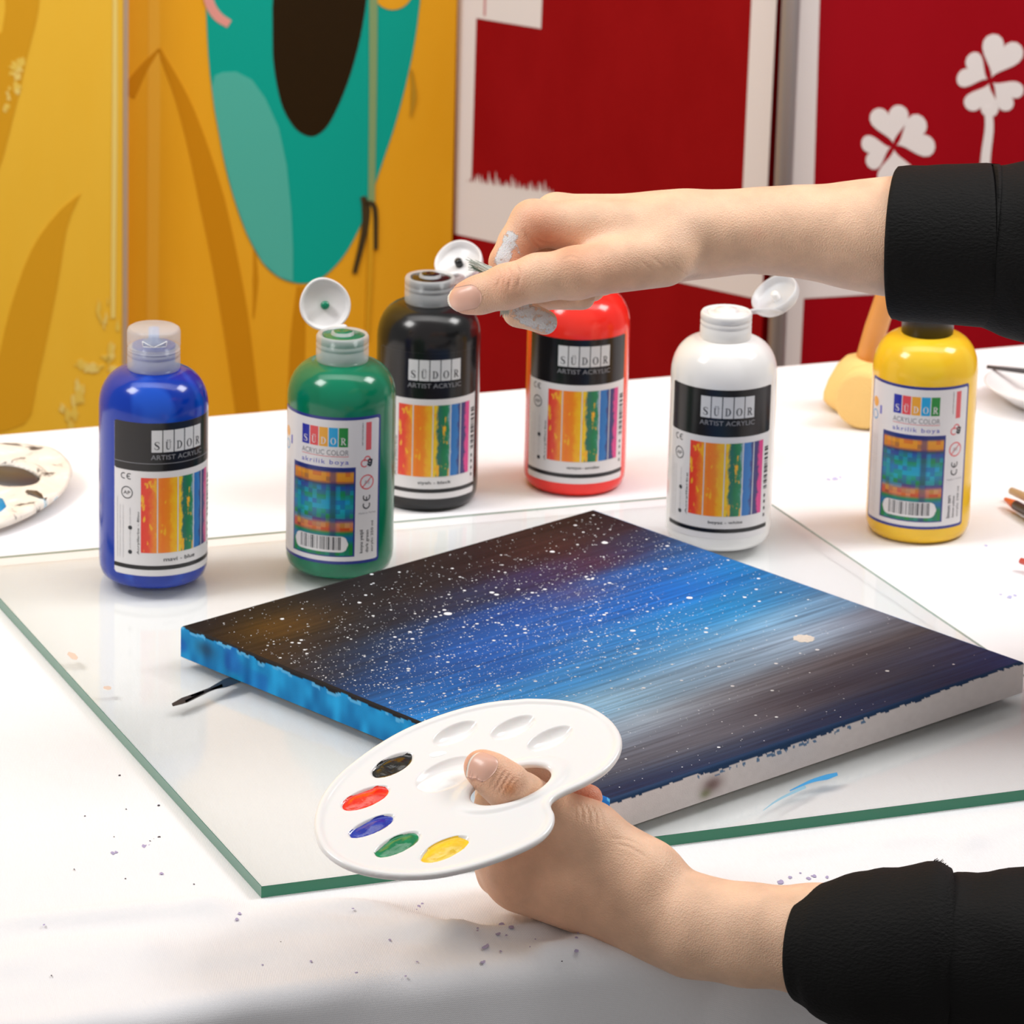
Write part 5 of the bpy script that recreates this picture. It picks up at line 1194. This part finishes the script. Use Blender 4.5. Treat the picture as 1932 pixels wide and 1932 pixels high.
# order the hole like the outline
ao = np.arctan2(*(ol - hole.mean(0)).T[::-1]); ah = np.arctan2(*(hole - hole.mean(0)).T[::-1])
hole = hole[[int(np.argmin(np.abs((ah - a + math.pi) % (2 * math.pi) - math.pi))) for a in ao]]
n = len(ol); V = []; prof = [(0, -.0016), (0, .0006), (.10, .0018), (.25, .0008), (.7, .0005), (.9, .0012), (1, .0002), (1, -.0018)]
for t, z in prof:
    for i in range(n):
        q = ol[i] * (1 - t) + hole[i] * t; z2 = z + (.0012 * vnoise(q[None] * 90, 3)[0] if z > 0 else 0); V.append((q[0], q[1], z2))
F = [(j * n + i, j * n + (i + 1) % n, ((j + 1) % len(prof)) * n + (i + 1) % n, ((j + 1) % len(prof)) * n + i) for j in range(len(prof)) for i in range(n)]
oldp = mesh('used_palette', V, F, marble(), None, True)
for i in range(3): PM[i][0] = ea[i]; PM[i][1] = eb[i]; PM[i][2] = opn[i]; PM[i][3] = opc[i]
oldp.matrix_world = PM; tag(oldp, 'used palette crusted with dried white and black paint at the left edge', 'palette')
def dab(name, pts, material, z=.0022):
    V = [(*op(x, y), z) for x, y in pts]; c = np.mean(V, 0); V = [(v[0], v[1], z - .0026) for v in V] + [tuple(c + (np.array(v) - c) * .8) for v in V]; n_ = len(pts)
    mesh(name, V, [tuple(range(n_, 2 * n_))] + [(i, (i + 1) % n_, n_ + (i + 1) % n_, n_ + i) for i in range(n_)], material, oldp, True)
dab('dried_paint', [(20 + 57 * math.cos(t) + 6 * math.sin(t), 899 + 21 * math.sin(t) + 4 * math.cos(t)) for t in np.linspace(0, 2 * math.pi, 20, endpoint=False)], mat('dried_black', '#4a4341', .35), .0010)
dab('dried_paint', [(-40, 955), (-10, 940), (8, 945), (14, 958), (2, 968), (-30, 972)], mat('dried_cyan', '#1c93c9', .4))
dab('dried_paint', [(45, 928), (68, 930), (80, 938), (84, 948), (92, 946), (88, 952), (70, 945), (50, 935)], mat('dried_brown', '#5b4f49', .5))
# ================================================================== RIGHT SIDE: SPONGE DABBERS, DISH, BRUSHES
foam = mat('yellow_foam', '#f2cd84', .9, bump=.6, bscale=700, spec=.1); hw = mat('dabber_wood', '#dd9a52', .4, noise=.15, nscale=60)
def dabber(base, axis, rf, hf, hl, label, sy=1):
    ax = nrm(axis); root = empty('sponge_dabber', base); tag(root, label, 'sponge dabber', 'sponge dabbers behind the yellow bottle')
    rot = Vector((0, 0, 1)).rotation_difference(Vector(tuple(ax))); root.rotation_mode = 'QUATERNION'; root.rotation_quaternion = rot
    V, F = lathe([(rf * .80, 0), (rf * .95, hf * .04), (rf, hf * .14), (rf * .98, hf * .4), (rf * .86, hf * .72), (rf * .66, hf * .92), (rf * .45, hf), (.0001, hf * 1.01)], 40)
    mesh('sponge', V, F, foam, root, True)
    V, F = lathe([(.0062, hf * .9), (.0066, hf + .004), (.0072, hf + .02), (.0068, hl * .8), (.0060, hl - .004), (.0030, hl)], 24); mesh('handle', V, F, hw, root, True)
    return root
bpos = onz(1603, 770, TZ); dabber(bpos, (.26, -.05, 1), .0185, .034, .105, 'orange-handled yellow sponge dabber standing upright')
b2 = onz(1632, 800, TZ) + np.array([0, -.004, .0195]); dabber(b2 - nrm((.30, .95, .02)) * .012, (.30, .95, .02), .0190, .036, .072, 'yellow sponge dabber lying in front of the upright one')
# dish
dp = onz(1995, 762, TZ); dish = empty('shallow_dish', dp); tag(dish, 'white shallow dish at the right edge of the table', 'dish')
V, F = lathe([(.0001, 0), (.026, 0), (.030, .002), (.045, .0125), (.0465, .0135), (.0455, .0140), (.043, .0125), (.029, .0040), (.0001, .0035)], 56, False); mesh('bowl', V, F, mat('dish_white', '#ececec', .3), dish, True)
k0 = onz(1862, 692, TZ + .0155); k1 = onz(2120, 722, TZ + .0155)
def lbrush(root_name, label, a, b, secs, group=None):
    root = empty(root_name, a); tag(root, label, 'paint brush', group); d = nrm(b - a); L = np.linalg.norm(b - a)
    for nm, s0, s1, r0, r1_, m_ in secs:
        t = np.linspace(s0, s1, 6); V, F = tube([d * L * x for x in t], np.interp(t, [s0, s1], [r0, r1_]), 16); mesh(nm, V, F, m_, root, True)
    return root
wd_ = mat('pale_handle_wood', '#cdb694', .45); dk_ = mat('dark_lacquer', '#4a4446', .3); org = mat('orange_lacquer', '#e2713a', .35); bris = mat('brown_bristle', '#5a4236', .7); rdl = mat('red_lacquer', '#d4574a', .35)
lbrush('dish_brush', 'dark thin brush resting across the white dish', k0, k1, [('handle', 0, .72, .0012, .0028, dk_), ('ferrule', .72, .85, .003, .003, mat('ferrule_metal', '#b9bdbd')), ('bristles', .85, 1, .003, .0008, bris)])
a = onz(1908, 926, TZ + .0060 + .0018); b = onz(2260, 1080, TZ + .0060 + .0018)
lbrush('wooden_brush', 'pale wooden brush handle poking in at the right edge', a, b, [('handle', 0, .7, .0022, .0055, wd_), ('ferrule', .7, .82, .0058, .0058, mat('ferrule_metal', '#b9bdbd')), ('bristles', .82, 1, .006, .002, bris)])
a = onz(1897, 942, TZ + .0042 + .0018); b = onz(2240, 1140, TZ + .0042 + .0018)
lbrush('black_brush', 'black brush with orange tip at the right edge', a, b, [('handle_tip', 0, .06, .0012, .0030, org), ('handle', .06, .7, .0030, .0040, dk_), ('ferrule', .7, .82, .004, .004, mat('ferrule_metal', '#b9bdbd')), ('bristles', .82, 1, .004, .001, bris)])
a = onz(1926, 1058, TZ + .0040 + .0018); b = onz(2240, 1160, TZ + .0040 + .0018)
lbrush('red_brush', 'red brush end just entering at the right edge', a, b, [('handle', 0, .7, .0018, .0036, rdl), ('ferrule', .7, .82, .0038, .0038, mat('ferrule_metal', '#b9bdbd')), ('bristles', .82, 1, .0038, .001, bris)])
